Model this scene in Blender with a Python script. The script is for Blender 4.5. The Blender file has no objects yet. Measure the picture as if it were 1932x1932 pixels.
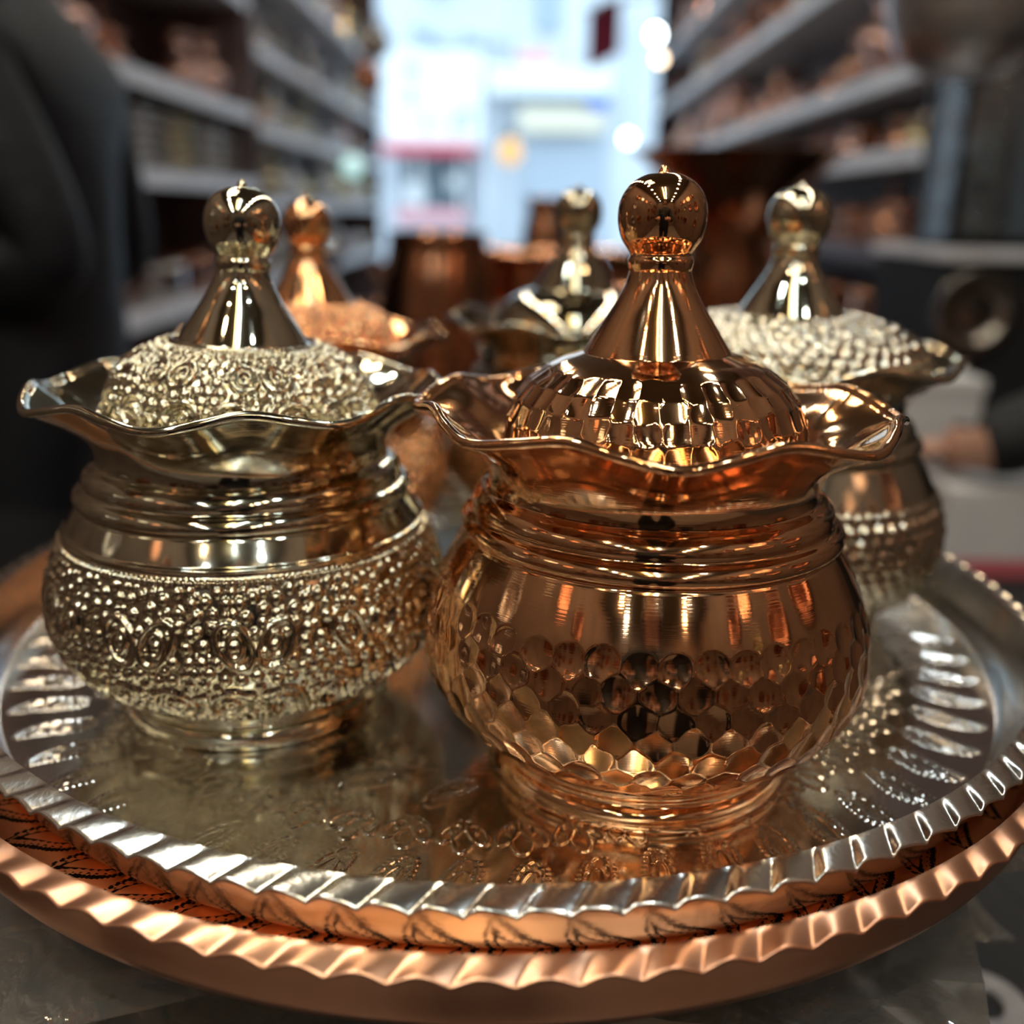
import bpy, math, random
import numpy as np
from mathutils import Vector, Matrix, Euler

random.seed(11)
RNG = np.random.default_rng(5)
SC = bpy.context.scene
COL = SC.collection
PI = math.pi

# ------------------------------------------------------------------ camera
FPX = 1900.0                 # focal length in pixels of a 1932 frame
PITCH = math.radians(16.73)
ROLL = 0.0185
Z0 = 1.02                    # height of the silver tray's floor
CZ = Z0 + 0.18               # camera height
cam = bpy.data.cameras.new('camera')
cam_o = bpy.data.objects.new('camera', cam)
COL.objects.link(cam_o)
cam.sensor_width = 36.0
cam.lens = 36.0 * FPX / 1932.0
cam.clip_start = 0.01
cam.clip_end = 200
ROTM = Matrix.Rotation(math.pi / 2 - PITCH, 4, 'X') @ Matrix.Rotation(ROLL, 4, 'Z')
cam_o.matrix_world = Matrix.Translation((0, 0, CZ)) @ ROTM
cam.dof.use_dof = True
cam.dof.focus_distance = 0.282
cam.dof.aperture_fstop = 4.9
SC.camera = cam_o

def at(px, py, Y):
    """world point seen at pixel (px,py) on the vertical plane y = Y"""
    d = ROTM.to_3x3() @ Vector(((px - 966) / FPX, (966 - py) / FPX, -1))
    return Vector((0, 0, CZ)) + d * (Y / d.y)

def at_z(px, py, z):
    d = ROTM.to_3x3() @ Vector(((px - 966) / FPX, (966 - py) / FPX, -1))
    return Vector((0, 0, CZ)) + d * ((z - CZ) / d.z)

# ------------------------------------------------------------------ world, exposure
world = bpy.data.worlds.new('sky')
SC.world = world
world.use_nodes = True
bg = world.node_tree.nodes['Background']
bg.inputs[0].default_value = (0.68, 0.87, 1.0, 1)
bg.inputs[1].default_value = 2.6
vs = SC.view_settings
vs.view_transform = 'Standard'
vs.look = 'None'
vs.exposure = 0.06
vs.gamma = 1.0
vs.use_curve_mapping = False
SC.cycles.max_bounces = 6
SC.cycles.glossy_bounces = 5
SC.cycles.use_adaptive_sampling = True
SC.cycles.adaptive_threshold = 0.05
SC.cycles.diffuse_bounces = 2
SC.cycles.transparent_max_bounces = 24
SC.cycles.transmission_bounces = 6
SC.cycles.sample_clamp_indirect = 6.0
SC.cycles.caustics_reflective = True
SC.cycles.blur_glossy = 0.3

# lamp strengths (the lamps themselves are built with the ceiling)
L_TUBE = 30.0
L_SPOT = 135.0
L_PANEL = 14.0

# ------------------------------------------------------------------ materials
MATS = {}
def mat(name, base=(0.8, 0.8, 0.8), metal=0.0, rough=0.5, coat=0.0, emit=None, estr=0.0,
        noise=None, bump=None, lathe=0.0, aniso=0.0, sheen=0.0, spec=0.5, trans=0.0):
    """noise=(colour2, scale, lo, hi): blotches. bump=(scale, strength, dist). lathe: fine turning lines."""
    if name in MATS:
        return MATS[name]
    m = bpy.data.materials.new(name)
    m.use_nodes = True
    nt = m.node_tree
    N, L = nt.nodes, nt.links
    b = N['Principled BSDF']
    b.inputs['Base Color'].default_value = (*base, 1)
    b.inputs['Metallic'].default_value = metal
    b.inputs['Roughness'].default_value = rough
    b.inputs['Coat Weight'].default_value = coat
    b.inputs['Coat Roughness'].default_value = 0.05
    b.inputs['Anisotropic'].default_value = aniso
    b.inputs['Sheen Weight'].default_value = sheen
    if aniso:                                   # turned on a lathe: highlights run across the turning lines
        tg = N.new('ShaderNodeTangent')
        tg.direction_type = 'RADIAL'
        tg.axis = 'Z'
        L.new(tg.outputs['Tangent'], b.inputs['Tangent'])
        b.inputs['Anisotropic Rotation'].default_value = 0.25
    b.inputs['Specular IOR Level'].default_value = spec
    b.inputs['Transmission Weight'].default_value = trans
    if emit:
        b.inputs['Emission Color'].default_value = (*emit, 1)
        b.inputs['Emission Strength'].default_value = estr
    tc = N.new('ShaderNodeTexCoord')
    if noise:
        c2, sc, lo, hi = noise
        n = N.new('ShaderNodeTexNoise')
        n.inputs['Scale'].default_value = sc
        n.inputs['Detail'].default_value = 5
        L.new(tc.outputs['Object'], n.inputs['Vector'])
        r = N.new('ShaderNodeValToRGB')
        r.color_ramp.elements[0].position = lo
        r.color_ramp.elements[0].color = (*base, 1)
        r.color_ramp.elements[1].position = hi
        r.color_ramp.elements[1].color = (*c2, 1)
        L.new(n.outputs['Fac'], r.inputs['Fac'])
        L.new(r.outputs['Color'], b.inputs['Base Color'])
    last = None
    if lathe:
        mp = N.new('ShaderNodeMapping')
        mp.inputs['Scale'].default_value = (3, 3, 2300)
        n = N.new('ShaderNodeTexNoise')
        n.inputs['Scale'].default_value = 1.0
        n.inputs['Detail'].default_value = 2
        L.new(tc.outputs['Object'], mp.inputs['Vector'])
        L.new(mp.outputs['Vector'], n.inputs['Vector'])
        bp = N.new('ShaderNodeBump')
        bp.inputs['Strength'].default_value = lathe
        bp.inputs['Distance'].default_value = 0.0004
        L.new(n.outputs['Fac'], bp.inputs['Height'])
        last = bp
    if bump:
        sc, st, di = bump
        n = N.new('ShaderNodeTexNoise')
        n.inputs['Scale'].default_value = sc
        n.inputs['Detail'].default_value = 4
        L.new(tc.outputs['Object'], n.inputs['Vector'])
        bp = N.new('ShaderNodeBump')
        bp.inputs['Strength'].default_value = st
        bp.inputs['Distance'].default_value = di
        L.new(n.outputs['Fac'], bp.inputs['Height'])
        if last:
            L.new(last.outputs['Normal'], bp.inputs['Normal'])
        last = bp
    if last:
        L.new(last.outputs['Normal'], b.inputs['Normal'])
    MATS[name] = m
    return m

def relief_mat(name, ground, raised, rough=0.12, lo=0.05, hi=0.45, groundrough=0.3, metal=1.0):
    """metal with a printed pattern (mesh attribute 'relief' = ink)"""
    m = mat(name, raised, metal, rough)
    nt = m.node_tree
    N, L = nt.nodes, nt.links
    b = N['Principled BSDF']
    a = N.new('ShaderNodeAttribute')
    a.attribute_name = 'relief'
    mr = N.new('ShaderNodeMapRange')
    mr.inputs['From Min'].default_value = lo
    mr.inputs['From Max'].default_value = hi
    L.new(a.outputs['Fac'], mr.inputs['Value'])
    mx = N.new('ShaderNodeMix')
    mx.data_type = 'RGBA'
    mx.inputs[6].default_value = (*ground, 1)
    mx.inputs[7].default_value = (*raised, 1)
    L.new(mr.outputs['Result'], mx.inputs[0])
    L.new(mx.outputs[2], b.inputs['Base Color'])
    m2 = N.new('ShaderNodeMapRange')
    m2.inputs['From Min'].default_value = lo
    m2.inputs['From Max'].default_value = hi
    m2.inputs['To Min'].default_value = groundrough
    m2.inputs['To Max'].default_value = rough
    L.new(a.outputs['Fac'], m2.inputs['Value'])
    L.new(m2.outputs['Result'], b.inputs['Roughness'])
    return m

def film_mat(name, tint=(0.9, 0.9, 0.88), gloss=0.16, rough=0.06, haze=0.09):
    """clear plastic film: mostly see-through, glossy at a slant"""
    m = bpy.data.materials.new(name)
    m.use_nodes = True
    nt = m.node_tree
    N, L = nt.nodes, nt.links
    N.remove(N['Principled BSDF'])
    out = [n for n in N if n.type == 'OUTPUT_MATERIAL'][0]
    t = N.new('ShaderNodeBsdfTransparent')
    t.inputs[0].default_value = (*tint, 1)
    g = N.new('ShaderNodeBsdfGlossy')
    g.inputs['Roughness'].default_value = rough
    lw = N.new('ShaderNodeLayerWeight')
    lw.inputs['Blend'].default_value = 0.35
    ad = N.new('ShaderNodeMath')
    ad.operation = 'MULTIPLY_ADD'
    ad.inputs[1].default_value = 0.6
    ad.inputs[2].default_value = gloss
    ad.use_clamp = True
    L.new(lw.outputs['Fresnel'], ad.inputs[0])
    tc = N.new('ShaderNodeTexCoord')
    n = N.new('ShaderNodeTexNoise')
    n.inputs['Scale'].default_value = 38
    n.inputs['Detail'].default_value = 3
    n.inputs['Distortion'].default_value = 1.2
    L.new(tc.outputs['Object'], n.inputs['Vector'])
    bp = N.new('ShaderNodeBump')
    bp.inputs['Strength'].default_value = 0.7
    bp.inputs['Distance'].default_value = 0.006
    L.new(n.outputs['Fac'], bp.inputs['Height'])
    L.new(bp.outputs['Normal'], g.inputs['Normal'])
    mx = N.new('ShaderNodeMixShader')
    L.new(ad.outputs[0], mx.inputs[0])
    L.new(t.outputs[0], mx.inputs[1])
    L.new(g.outputs[0], mx.inputs[2])
    df = N.new('ShaderNodeBsdfDiffuse')
    df.inputs[0].default_value = (0.75, 0.73, 0.68, 1)
    m3 = N.new('ShaderNodeMixShader')
    m3.inputs[0].default_value = haze
    L.new(mx.outputs[0], m3.inputs[1])
    L.new(df.outputs[0], m3.inputs[2])
    L.new(m3.outputs[0], out.inputs[0])
    MATS[name] = m
    return m

COPPER = (0.90, 0.50, 0.265)
BRASS = (0.66, 0.61, 0.48)
M_cop = mat('polished_copper', COPPER, 1, 0.085, coat=0.2, lathe=0.06, aniso=0.7)
M_copknob = mat('mirror_copper', COPPER, 1, 0.04, coat=0.25)
M_cophammer = mat('hammered_copper', COPPER, 1, 0.07, coat=0.2, lathe=0.05, aniso=0.6)
M_brass = mat('polished_pale_brass', BRASS, 1, 0.085, lathe=0.06, aniso=0.7)
M_brassknob = mat('mirror_pale_brass', BRASS, 1, 0.05)
M_brassrel = mat('embossed_pale_brass', (0.64, 0.59, 0.46), 1, 0.10)
M_coprel = mat('embossed_copper', (0.88, 0.46, 0.25), 1, 0.12)
M_pebrel = mat('pebbled_pale_brass', (0.62, 0.58, 0.48), 1, 0.12)
M_darkbrass = mat('dark_polished_brass', (0.46, 0.41, 0.31), 1, 0.07)
M_silver = mat('tinned_silver', (0.76, 0.73, 0.69), 1, 0.13, bump=(900, 0.04, 0.0003), noise=((0.68, 0.65, 0.60), 14, 0.4, 0.75))
M_silverwall = mat('tinned_silver_wall', (0.80, 0.77, 0.73), 1, 0.20, bump=(420, 0.16, 0.0006))
M_coptray = mat('satin_copper', (0.88, 0.48, 0.31), 1, 0.30, bump=(160, 0.10, 0.0007), noise=((0.74, 0.36, 0.21), 22, 0.45, 0.8))
M_copink = relief_mat('inked_copper', (0.82, 0.36, 0.17), (0.012, 0.009, 0.008), 0.45, lo=0.35, hi=0.6, groundrough=0.30)
M_shelf = mat('white_shelf_board', (0.62, 0.62, 0.66), 0, 0.45, noise=((0.5, 0.5, 0.54), 6, 0.4, 0.7))
M_edge = mat('white_shelf_edge', (0.86, 0.86, 0.92), 0, 0.35, noise=((0.66, 0.66, 0.72), 8, 0.4, 0.7))
M_rackpanel = mat('dark_rack_panel', (0.16, 0.10, 0.095), 0, 0.6, noise=((0.11, 0.07, 0.07), 5, 0.4, 0.7))
M_wallp = mat('wall_paint', (0.15, 0.10, 0.075), 0, 0.7, noise=((0.10, 0.065, 0.05), 3, 0.4, 0.7))
M_ceil = mat('ceiling_paint', (0.22, 0.19, 0.138), 0, 0.7, noise=((0.19, 0.165, 0.12), 2, 0.4, 0.7))
M_floor = mat('shop_floor_tile', (0.22, 0.19, 0.17), 0, 0.3, noise=((0.16, 0.14, 0.13), 3, 0.4, 0.7))
M_black = mat('black_cloth', (0.010, 0.010, 0.012), 0, 0.75, bump=(300, 0.15, 0.001))
M_blackgloss = mat('black_lacquer', (0.008, 0.008, 0.009), 0, 0.25)
M_jacket = mat('navy_jacket_cloth', (0.0075, 0.009, 0.013), 0, 0.6, spec=0.3, bump=(30, 0.35, 0.01))
M_jacket2 = mat('black_coat_cloth', (0.008, 0.008, 0.010), 0, 0.7, bump=(30, 0.35, 0.01))
M_trouser = mat('dark_trousers', (0.014, 0.014, 0.018), 0, 0.8)
M_skin = mat('skin', (0.58, 0.33, 0.24), 0, 0.5, noise=((0.5, 0.27, 0.2), 20, 0.4, 0.7))
M_hair = mat('dark_hair', (0.015, 0.011, 0.009), 0, 0.45)
M_shoe = mat('black_shoe_leather', (0.01, 0.01, 0.01), 0, 0.35)
M_white = mat('white_card', (0.72, 0.72, 0.74), 0, 0.55, noise=((0.64, 0.64, 0.67), 5, 0.4, 0.7))
M_pink = mat('pink_stripe', (0.55, 0.13, 0.16), 0, 0.5)
M_bagfill = mat('kraft_grey_sleeve', (0.46, 0.39, 0.31), 0, 0.5, noise=((0.40, 0.34, 0.27), 9, 0.4, 0.7))
M_film = film_mat('clear_plastic_film')
M_glitter = mat('silver_glitter', (0.75, 0.75, 0.78), 1, 0.35, bump=(700, 1.0, 0.003))
M_crystal = mat('cut_crystal', (0.9, 0.92, 0.94), 0, 0.04, trans=0.85)

# ------------------------------------------------------------------ mesh helpers
def mk(name, verts, quads, material, parent=None, smooth=True, attr=None, loc=None, tris=None):
    me = bpy.data.meshes.new(name)
    verts = np.asarray(verts, dtype=np.float32).reshape(-1, 3)
    quads = np.asarray(quads, dtype=np.int32).reshape(-1, 4) if quads is not None and len(quads) else np.zeros((0, 4), np.int32)
    tris = np.asarray(tris, dtype=np.int32).reshape(-1, 3) if tris is not None and len(tris) else np.zeros((0, 3), np.int32)
    me.vertices.add(len(verts))
    me.vertices.foreach_set('co', verts.ravel())
    nl = quads.size + tris.size
    me.loops.add(nl)
    me.loops.foreach_set('vertex_index', np.concatenate([quads.ravel(), tris.ravel()]))
    nf = len(quads) + len(tris)
    me.polygons.add(nf)
    starts = np.concatenate([np.arange(len(quads)) * 4, quads.size + np.arange(len(tris)) * 3]).astype(np.int32)
    me.polygons.foreach_set('loop_start', starts)
    me.polygons.foreach_set('use_smooth', np.full(nf, smooth))
    if attr is not None:
        a = me.attributes.new('relief', 'FLOAT', 'POINT')
        a.data.foreach_set('value', np.asarray(attr, np.float32).ravel())
    me.update(calc_edges=True)
    me.validate()
    if material:
        me.materials.append(material)
    o = bpy.data.objects.new(name, me)
    COL.objects.link(o)
    if parent:
        o.parent = parent
    if loc is not None:
        o.location = loc
    return o

def empty(name, loc=(0, 0, 0), rz=0.0):
    o = bpy.data.objects.new(name, None)
    o.empty_display_size = 0.05
    COL.objects.link(o)
    o.location = loc
    o.rotation_euler = (0, 0, rz)
    return o

def tag(o, label=None, cat=None, group=None, kind=None):
    if label: o['label'] = label
    if cat: o['category'] = cat
    if group: o['group'] = group
    if kind: o['kind'] = kind
    return o

def spline(pts, n):
    """arc-length resampled Catmull-Rom through 2-D points"""
    P = np.array(pts, float)
    d = np.r_[0, np.cumsum(np.sqrt(np.hypot(*np.diff(P, axis=0).T)))]
    Q = np.vstack([2 * P[0] - P[1], P, 2 * P[-1] - P[-2]])
    t = np.r_[-d[1], d, 2 * d[-1] - d[-2]]
    out = []
    for i in range(1, len(Q) - 2):
        u = np.linspace(t[i], t[i + 1], 24, endpoint=(i == len(Q) - 3))[:, None]
        a1 = (t[i] - u) / (t[i] - t[i - 1]) * Q[i - 1] + (u - t[i - 1]) / (t[i] - t[i - 1]) * Q[i]
        a2 = (t[i + 1] - u) / (t[i + 1] - t[i]) * Q[i] + (u - t[i]) / (t[i + 1] - t[i]) * Q[i + 1]
        a3 = (t[i + 2] - u) / (t[i + 2] - t[i + 1]) * Q[i + 1] + (u - t[i + 1]) / (t[i + 2] - t[i + 1]) * Q[i + 2]
        b1 = (t[i + 1] - u) / (t[i + 1] - t[i - 1]) * a1 + (u - t[i - 1]) / (t[i + 1] - t[i - 1]) * a2
        b2 = (t[i + 2] - u) / (t[i + 2] - t[i]) * a2 + (u - t[i]) / (t[i + 2] - t[i]) * a3
        out.append((t[i + 1] - u) / (t[i + 1] - t[i]) * b1 + (u - t[i]) / (t[i + 1] - t[i]) * b2)
    C = np.vstack(out)
    return resample(C, n)

def resample(C, n):
    C = np.asarray(C, float)
    s = np.r_[0, np.cumsum(np.hypot(*np.diff(C, axis=0).T))]
    u = np.linspace(0, s[-1], n)
    return np.c_[np.interp(u, s, C[:, 0]), np.interp(u, s, C[:, 1])]

def arclen(C):
    return np.r_[0, np.cumsum(np.hypot(*np.diff(C, axis=0).T))]

def prof_normals(C):
    t = np.gradient(C, axis=0)
    n = np.c_[t[:, 1], -t[:, 0]]
    return n / (np.linalg.norm(n, axis=1)[:, None] + 1e-12)

def revolve(prof, angs, disp=None, close=True):
    """prof (n,2) of (r,z); angs measured from the -y direction towards +x; disp (n,m) along the outward normal"""
    prof = np.asarray(prof, float)
    n, m = len(prof), len(angs)
    R = np.repeat(prof[:, :1], m, 1)
    Z = np.repeat(prof[:, 1:], m, 1)
    if disp is not None:
        nn = prof_normals(prof)
        R = R + nn[:, :1] * disp
        Z = Z + nn[:, 1:] * disp
    return grid(R, Z, angs, close)

def grid(R, Z, angs, close=True):
    n, m = R.shape
    X = R * np.sin(angs)[None]
    Y = -R * np.cos(angs)[None]
    V = np.stack([X, Y, Z], -1).reshape(-1, 3)
    i = np.arange(n - 1)[:, None]
    mm = m if close else m - 1
    j = np.arange(mm)[None]
    k = (j + 1) % m
    # outward for profiles that run upwards
    Q = np.stack([i * m + j, i * m + k, (i + 1) * m + k, (i + 1) * m + j], -1).reshape(-1, 4)
    return V, Q

def ring_angles(m):
    return np.arange(m) * 2 * PI / m

def lathe_obj(name, pts, material, parent=None, seg=64, n=None, smooth=True, loc=None, sp=True):
    C = spline(pts, n or 6 * len(pts)) if sp else np.array(pts, float)
    C[:, 1] = np.clip(C[:, 1], min(p[1] for p in pts), max(p[1] for p in pts))
    V, Q = revolve(C, ring_angles(seg))
    return mk(name, V, Q, material, parent, smooth, loc=loc)

class MB:
    """collects boxes, tubes and lathes into one mesh"""
    def __init__(self):
        self.v, self.q, self.n = [], [], 0
    def add(self, V, Q):
        V = np.asarray(V, float)
        self.v.append(V)
        self.q.append(np.asarray(Q, int) + self.n)
        self.n += len(V)
        return self
    def box(self, x0, x1, y0, y1, z0, z1, rot=None, pivot=None):
        V = np.array([(x, y, z) for z in (z0, z1) for y in (y0, y1) for x in (x0, x1)], float)
        if rot is not None:
            Rm = np.array(Euler(rot).to_matrix())
            pv = np.array(pivot if pivot is not None else V.mean(0))
            V = (V - pv) @ Rm.T + pv
        return self.add(V, [(0, 2, 3, 1), (4, 5, 7, 6), (0, 1, 5, 4), (2, 6, 7, 3), (0, 4, 6, 2), (1, 3, 7, 5)])
    def lathe(self, pts, seg=20, n=None, origin=(0, 0, 0), sp=True):
        C = spline(pts, n or 3 * len(pts)) if sp else np.array(pts, float)
        C[:, 1] = np.clip(C[:, 1], min(p[1] for p in pts), max(p[1] for p in pts))
        C[:, 0] = np.maximum(C[:, 0], 0.0002)
        V, Q = revolve(C, ring_angles(seg))
        return self.add(V + np.array(origin), Q)
    def tube(self, path, rad, seg=8):
        P = np.asarray(path, float)
        rad = np.broadcast_to(np.asarray(rad, float), (len(P),))
        T = np.gradient(P, axis=0)
        T /= np.linalg.norm(T, axis=1)[:, None] + 1e-12
        up = np.array([0.31, 0.17, 0.93])
        V = []
        for p, t, r in zip(P, T, rad):
            a = np.cross(t, up); a /= np.linalg.norm(a) + 1e-9
            b = np.cross(t, a)
            th = np.arange(seg) * 2 * PI / seg
            V.append(p + r * (np.cos(th)[:, None] * a + np.sin(th)[:, None] * b))
        n, m = len(P), seg
        i = np.arange(n - 1)[:, None]; j = np.arange(m)[None]; k = (j + 1) % m
        Q = np.stack([i * m + j, (i + 1) * m + j, (i + 1) * m + k, i * m + k], -1).reshape(-1, 4)
        return self.add(np.vstack(V), Q)
    def build(self, name, material, parent=None, smooth=True, loc=None):
        return mk(name, np.vstack(self.v), np.vstack(self.q), material, parent, smooth, loc=loc)

def box_obj(name, x0, x1, y0, y1, z0, z1, material, parent=None, bevel=0.0):
    o = MB().box(x0, x1, y0, y1, z0, z1).build(name, material, parent, smooth=False)
    if bevel:
        b = o.modifiers.new('bevel', 'BEVEL')
        b.width = bevel
        b.segments = 2
    return o

# ------------------------------------------------------------------ the shop shell
XW = 1.38                    # side walls
YB, YF = -3.0, 8.2           # closed end, street front
ZC = 3.02
tag(box_obj('floor', -XW, XW, YB, YF, -0.05, 0, M_floor), kind='structure')
tag(box_obj('wall_left', -XW - 0.1, -XW, YB, YF, 0, ZC, M_wallp), kind='structure')
tag(box_obj('wall_right', XW, XW + 0.1, YB, YF, 0, ZC, M_wallp), kind='structure')
tag(box_obj('wall_back', -XW, XW, YB - 0.1, YB, 0, ZC, M_wallp), kind='structure')
tag(box_obj('ceiling', -XW - 0.1, XW + 0.1, YB - 0.1, YF, ZC, ZC + 0.1, M_ceil), kind='structure')

# ---- ceiling lamps: two tubes, square panels and two rows of recessed spots
E_cool = mat('cool_tube_glow', (1, 1, 1), 0, 0.5, emit=(0.80, 0.95, 1.0), estr=L_TUBE)
E_warm = mat('warm_tube_glow', (1, 1, 1), 0, 0.5, emit=(1.0, 0.80, 0.36), estr=L_TUBE * 0.8)
E_spotc = mat('cool_spot_glow', (1, 1, 1), 0, 0.5, emit=(0.80, 0.95, 1.0), estr=L_SPOT)
E_spotw = mat('warm_spot_glow', (1, 1, 1), 0, 0.5, emit=(1.0, 0.74, 0.46), estr=L_SPOT)
E_panel = mat('cream_panel_glow', (1, 1, 1), 0, 0.5, emit=(1.0, 0.90, 0.68), estr=L_PANEL)
M_lampw = mat('white_lamp_metal', (0.7, 0.7, 0.7), 0, 0.4)

def tube_lamp(x, y0, y1, em, label):
    e = empty('tube_light_offscreen', (x, (y0 + y1) / 2, ZC))
    tag(e, label, 'ceiling light')
    h = (y1 - y0) / 2
    box_obj('housing', -0.035, 0.035, -h, h, -0.03, 0.0, M_lampw, e)
    MB().tube([(0, -h + 0.02, -0.046), (0, 0, -0.046), (0, h - 0.02, -0.046)], 0.017, 12).build('tube', em, e)
tube_lamp(-0.13, -1.9, -0.1, E_warm, 'warm yellow fluorescent tube on the ceiling beside a cool white one')
tube_lamp(0.05, -2.0, -0.1, E_cool, 'cool white fluorescent tube on the ceiling beside a yellow one')

def panel_lamp(x, y, label, s=0.17):
    e = empty('panel_light_offscreen', (x, y, ZC))
    tag(e, label, 'ceiling light', 'square ceiling panels')
    mb = MB()
    mb.box(-s, s, -s, -s + 0.02, -0.03, 0).box(-s, s, s - 0.02, s, -0.03, 0)
    mb.box(-s, -s + 0.02, -s + 0.02, s - 0.02, -0.03, 0).box(s - 0.02, s, -s + 0.02, s - 0.02, -0.03, 0)
    mb.build('frame', M_lampw, e, smooth=False)
    box_obj('diffuser', -s + 0.02, s - 0.02, -s + 0.02, s - 0.02, -0.024, -0.004, E_panel, e)
for (x, y) in ((-0.58, 0.75), (-0.58, 1.25)):
    panel_lamp(x, y, 'square cream ceiling light panel in a white frame')

def spot_mesh():
    mb = MB().lathe([(0.050, -0.002), (0.067, -0.002), (0.068, -0.010), (0.054, -0.013), (0.050, -0.004)], 20, sp=False)
    ring = mb.build('ring', M_lampw)
    disc = MB().lathe([(0.0001, -0.007), (0.03, -0.0075), (0.051, -0.006)], 16, sp=False)
    V = np.vstack(disc.v); Q = np.vstack(disc.q)[:, ::-1]
    glow = mk('lens', V, Q, E_spotc)
    return ring, glow
_ring, _glow = spot_mesh()
_gw = _glow.data.copy(); _gw.materials[0] = E_spotw
first = True
for s in (-1, 1):
    for k in range(16):
        y = -2.6 + k * 0.62
        warm = (k + (s > 0)) % 2
        e = empty('recessed_spotlight_offscreen', (s * 0.86, y, ZC))
        tag(e, ('warm' if warm else 'cool') + ' white recessed ceiling spot in a row along the aisle', 'spotlight',
            ('warm' if warm else 'cool') + ' recessed ceiling spots')
        if first:
            r, g = _ring, _glow
        else:
            r, g = _ring.copy(), _glow.copy()
            COL.objects.link(r); COL.objects.link(g)
        first = False
        r.parent = e; g.parent = e
        if warm: g.data = _gw
        else: g.data = _glow.data

# ------------------------------------------------------------------ the display table under the trays
TT = 0.80                    # table top
tb = empty('display_table', (0, 0, 0))
tag(tb, 'black cloth covered display table carrying the stacked trays', 'table')
box_obj('table_top', -0.42, 0.70, 0.12, 2.5, TT - 0.03, TT, M_black, tb, 0.006)
for (x, y) in ((-0.38, 0.16), (0.66, 0.16), (-0.38, 2.46), (0.66, 2.46)):
    box_obj('leg', x - 0.025, x + 0.025, y - 0.025, y + 0.025, 0.0, TT - 0.03, M_blackgloss, tb)

# ---- the trays
SX, SY = -0.004, 0.424       # silver tray centre
CX, CY = -0.0075, 0.4185       # copper tray centre

def boss(S, T, cx, cy, r, h):
    d2 = ((S - cx) ** 2 + (T - cy) ** 2) / r ** 2
    return h * np.sqrt(np.maximum(0, 1 - d2))

def ering(S, T, cx, cy, a, b, ang, w, h, lo=None, hi=None):
    c, s = math.cos(ang), math.sin(ang)
    x = (S - cx) * c + (T - cy) * s
    y = -(S - cx) * s + (T - cy) * c
    e = np.sqrt((x / a) ** 2 + (y / b) ** 2)
    d = np.abs(e - 1) * np.sqrt(a * b)
    out = h * np.sqrt(np.maximum(0, 1 - (d / w) ** 2))
    if lo is not None:
        th = np.arctan2(y / b, x / a)
        out = np.where((th > lo) & (th < hi), out, 0)
    return out

def paisley(S, T, cx, cy, L, W, ang, h, lw=0.0006, fringe=True, dots=True):
    """teardrop outline with a beaded fringe, tip towards +T rotated by ang"""
    c, s = math.cos(ang), math.sin(ang)
    x = (S - cx) * c + (T - cy) * s
    y = -(S - cx) * s + (T - cy) * c
    u = np.clip((y + L / 2) / L, 0, 1)              # 0 at the round end, 1 at the tip
    xb = x - 0.22 * W * np.maximum(0, u - 0.45) ** 2 * 6   # the tip bends sideways
    def halfw(uu):
        return W / 2 * np.sqrt(np.maximum(0, uu)) * 1.55 * (1 - uu) ** 0.75 + 1e-6
    hw = halfw(u)
    inside = (y > -L / 2) & (y < L / 2)
    d = np.where(inside, np.abs(np.abs(xb) - hw), 1)
    out = h * np.sqrt(np.maximum(0, 1 - (d / lw) ** 2))
    u2 = np.clip((y + L * 0.30) / (L * 0.62), 0, 1)
    hw2 = halfw(u2) * 0.52
    ins2 = (y > -L * 0.30) & (y < L * 0.32)
    d2 = np.where(ins2, np.abs(np.abs(xb) - hw2), 1)
    out = np.maximum(out, 0.8 * h * np.sqrt(np.maximum(0, 1 - (d2 / lw) ** 2)))
    if fringe:
        uu = np.linspace(0.015, 0.93, 13)
        hv = halfw(uu)
        bend = 0.22 * W * np.maximum(0, uu - 0.45) ** 2 * 6
        for sg in (-1, 1):
            for k in range(len(uu)):
                bx, by = sg * (hv[k] + 0.0010) + bend[k], -L / 2 + uu[k] * L
                r = 0.00095
                out = np.maximum(out, h * np.sqrt(np.maximum(0, 1 - ((x - bx) ** 2 + (y - by) ** 2) / r ** 2)))
    if dots:
        for k in range(5):
            uu = 0.12 + 0.15 * k
            by = -L / 2 + uu * L
            hh = float(halfw(np.array(uu))) * 0.76
            for sg in (-1, 1):
                out = np.maximum(out, h * np.sqrt(np.maximum(0, 1 - ((xb - sg * hh) ** 2 + (y - by) ** 2) / 0.0008 ** 2)))
    return out

def tulip(S, T, cx, cy, sz, h, lw=0.0006):
    out = ering(S, T, cx, cy + 0.15 * sz, 0.22 * sz, 0.40 * sz, 0, lw, h)
    for sg in (-1, 1):
        out = np.maximum(out, ering(S, T, cx + sg * 0.30 * sz, cy - 0.10 * sz, 0.18 * sz, 0.38 * sz, -sg * 0.5, lw, h))
        out = np.maximum(out, ering(S, T, cx + sg * 0.17 * sz, cy - 0.34 * sz, 0.10 * sz, 0.22 * sz, -sg * 0.35, lw, h))
    return out

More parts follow.
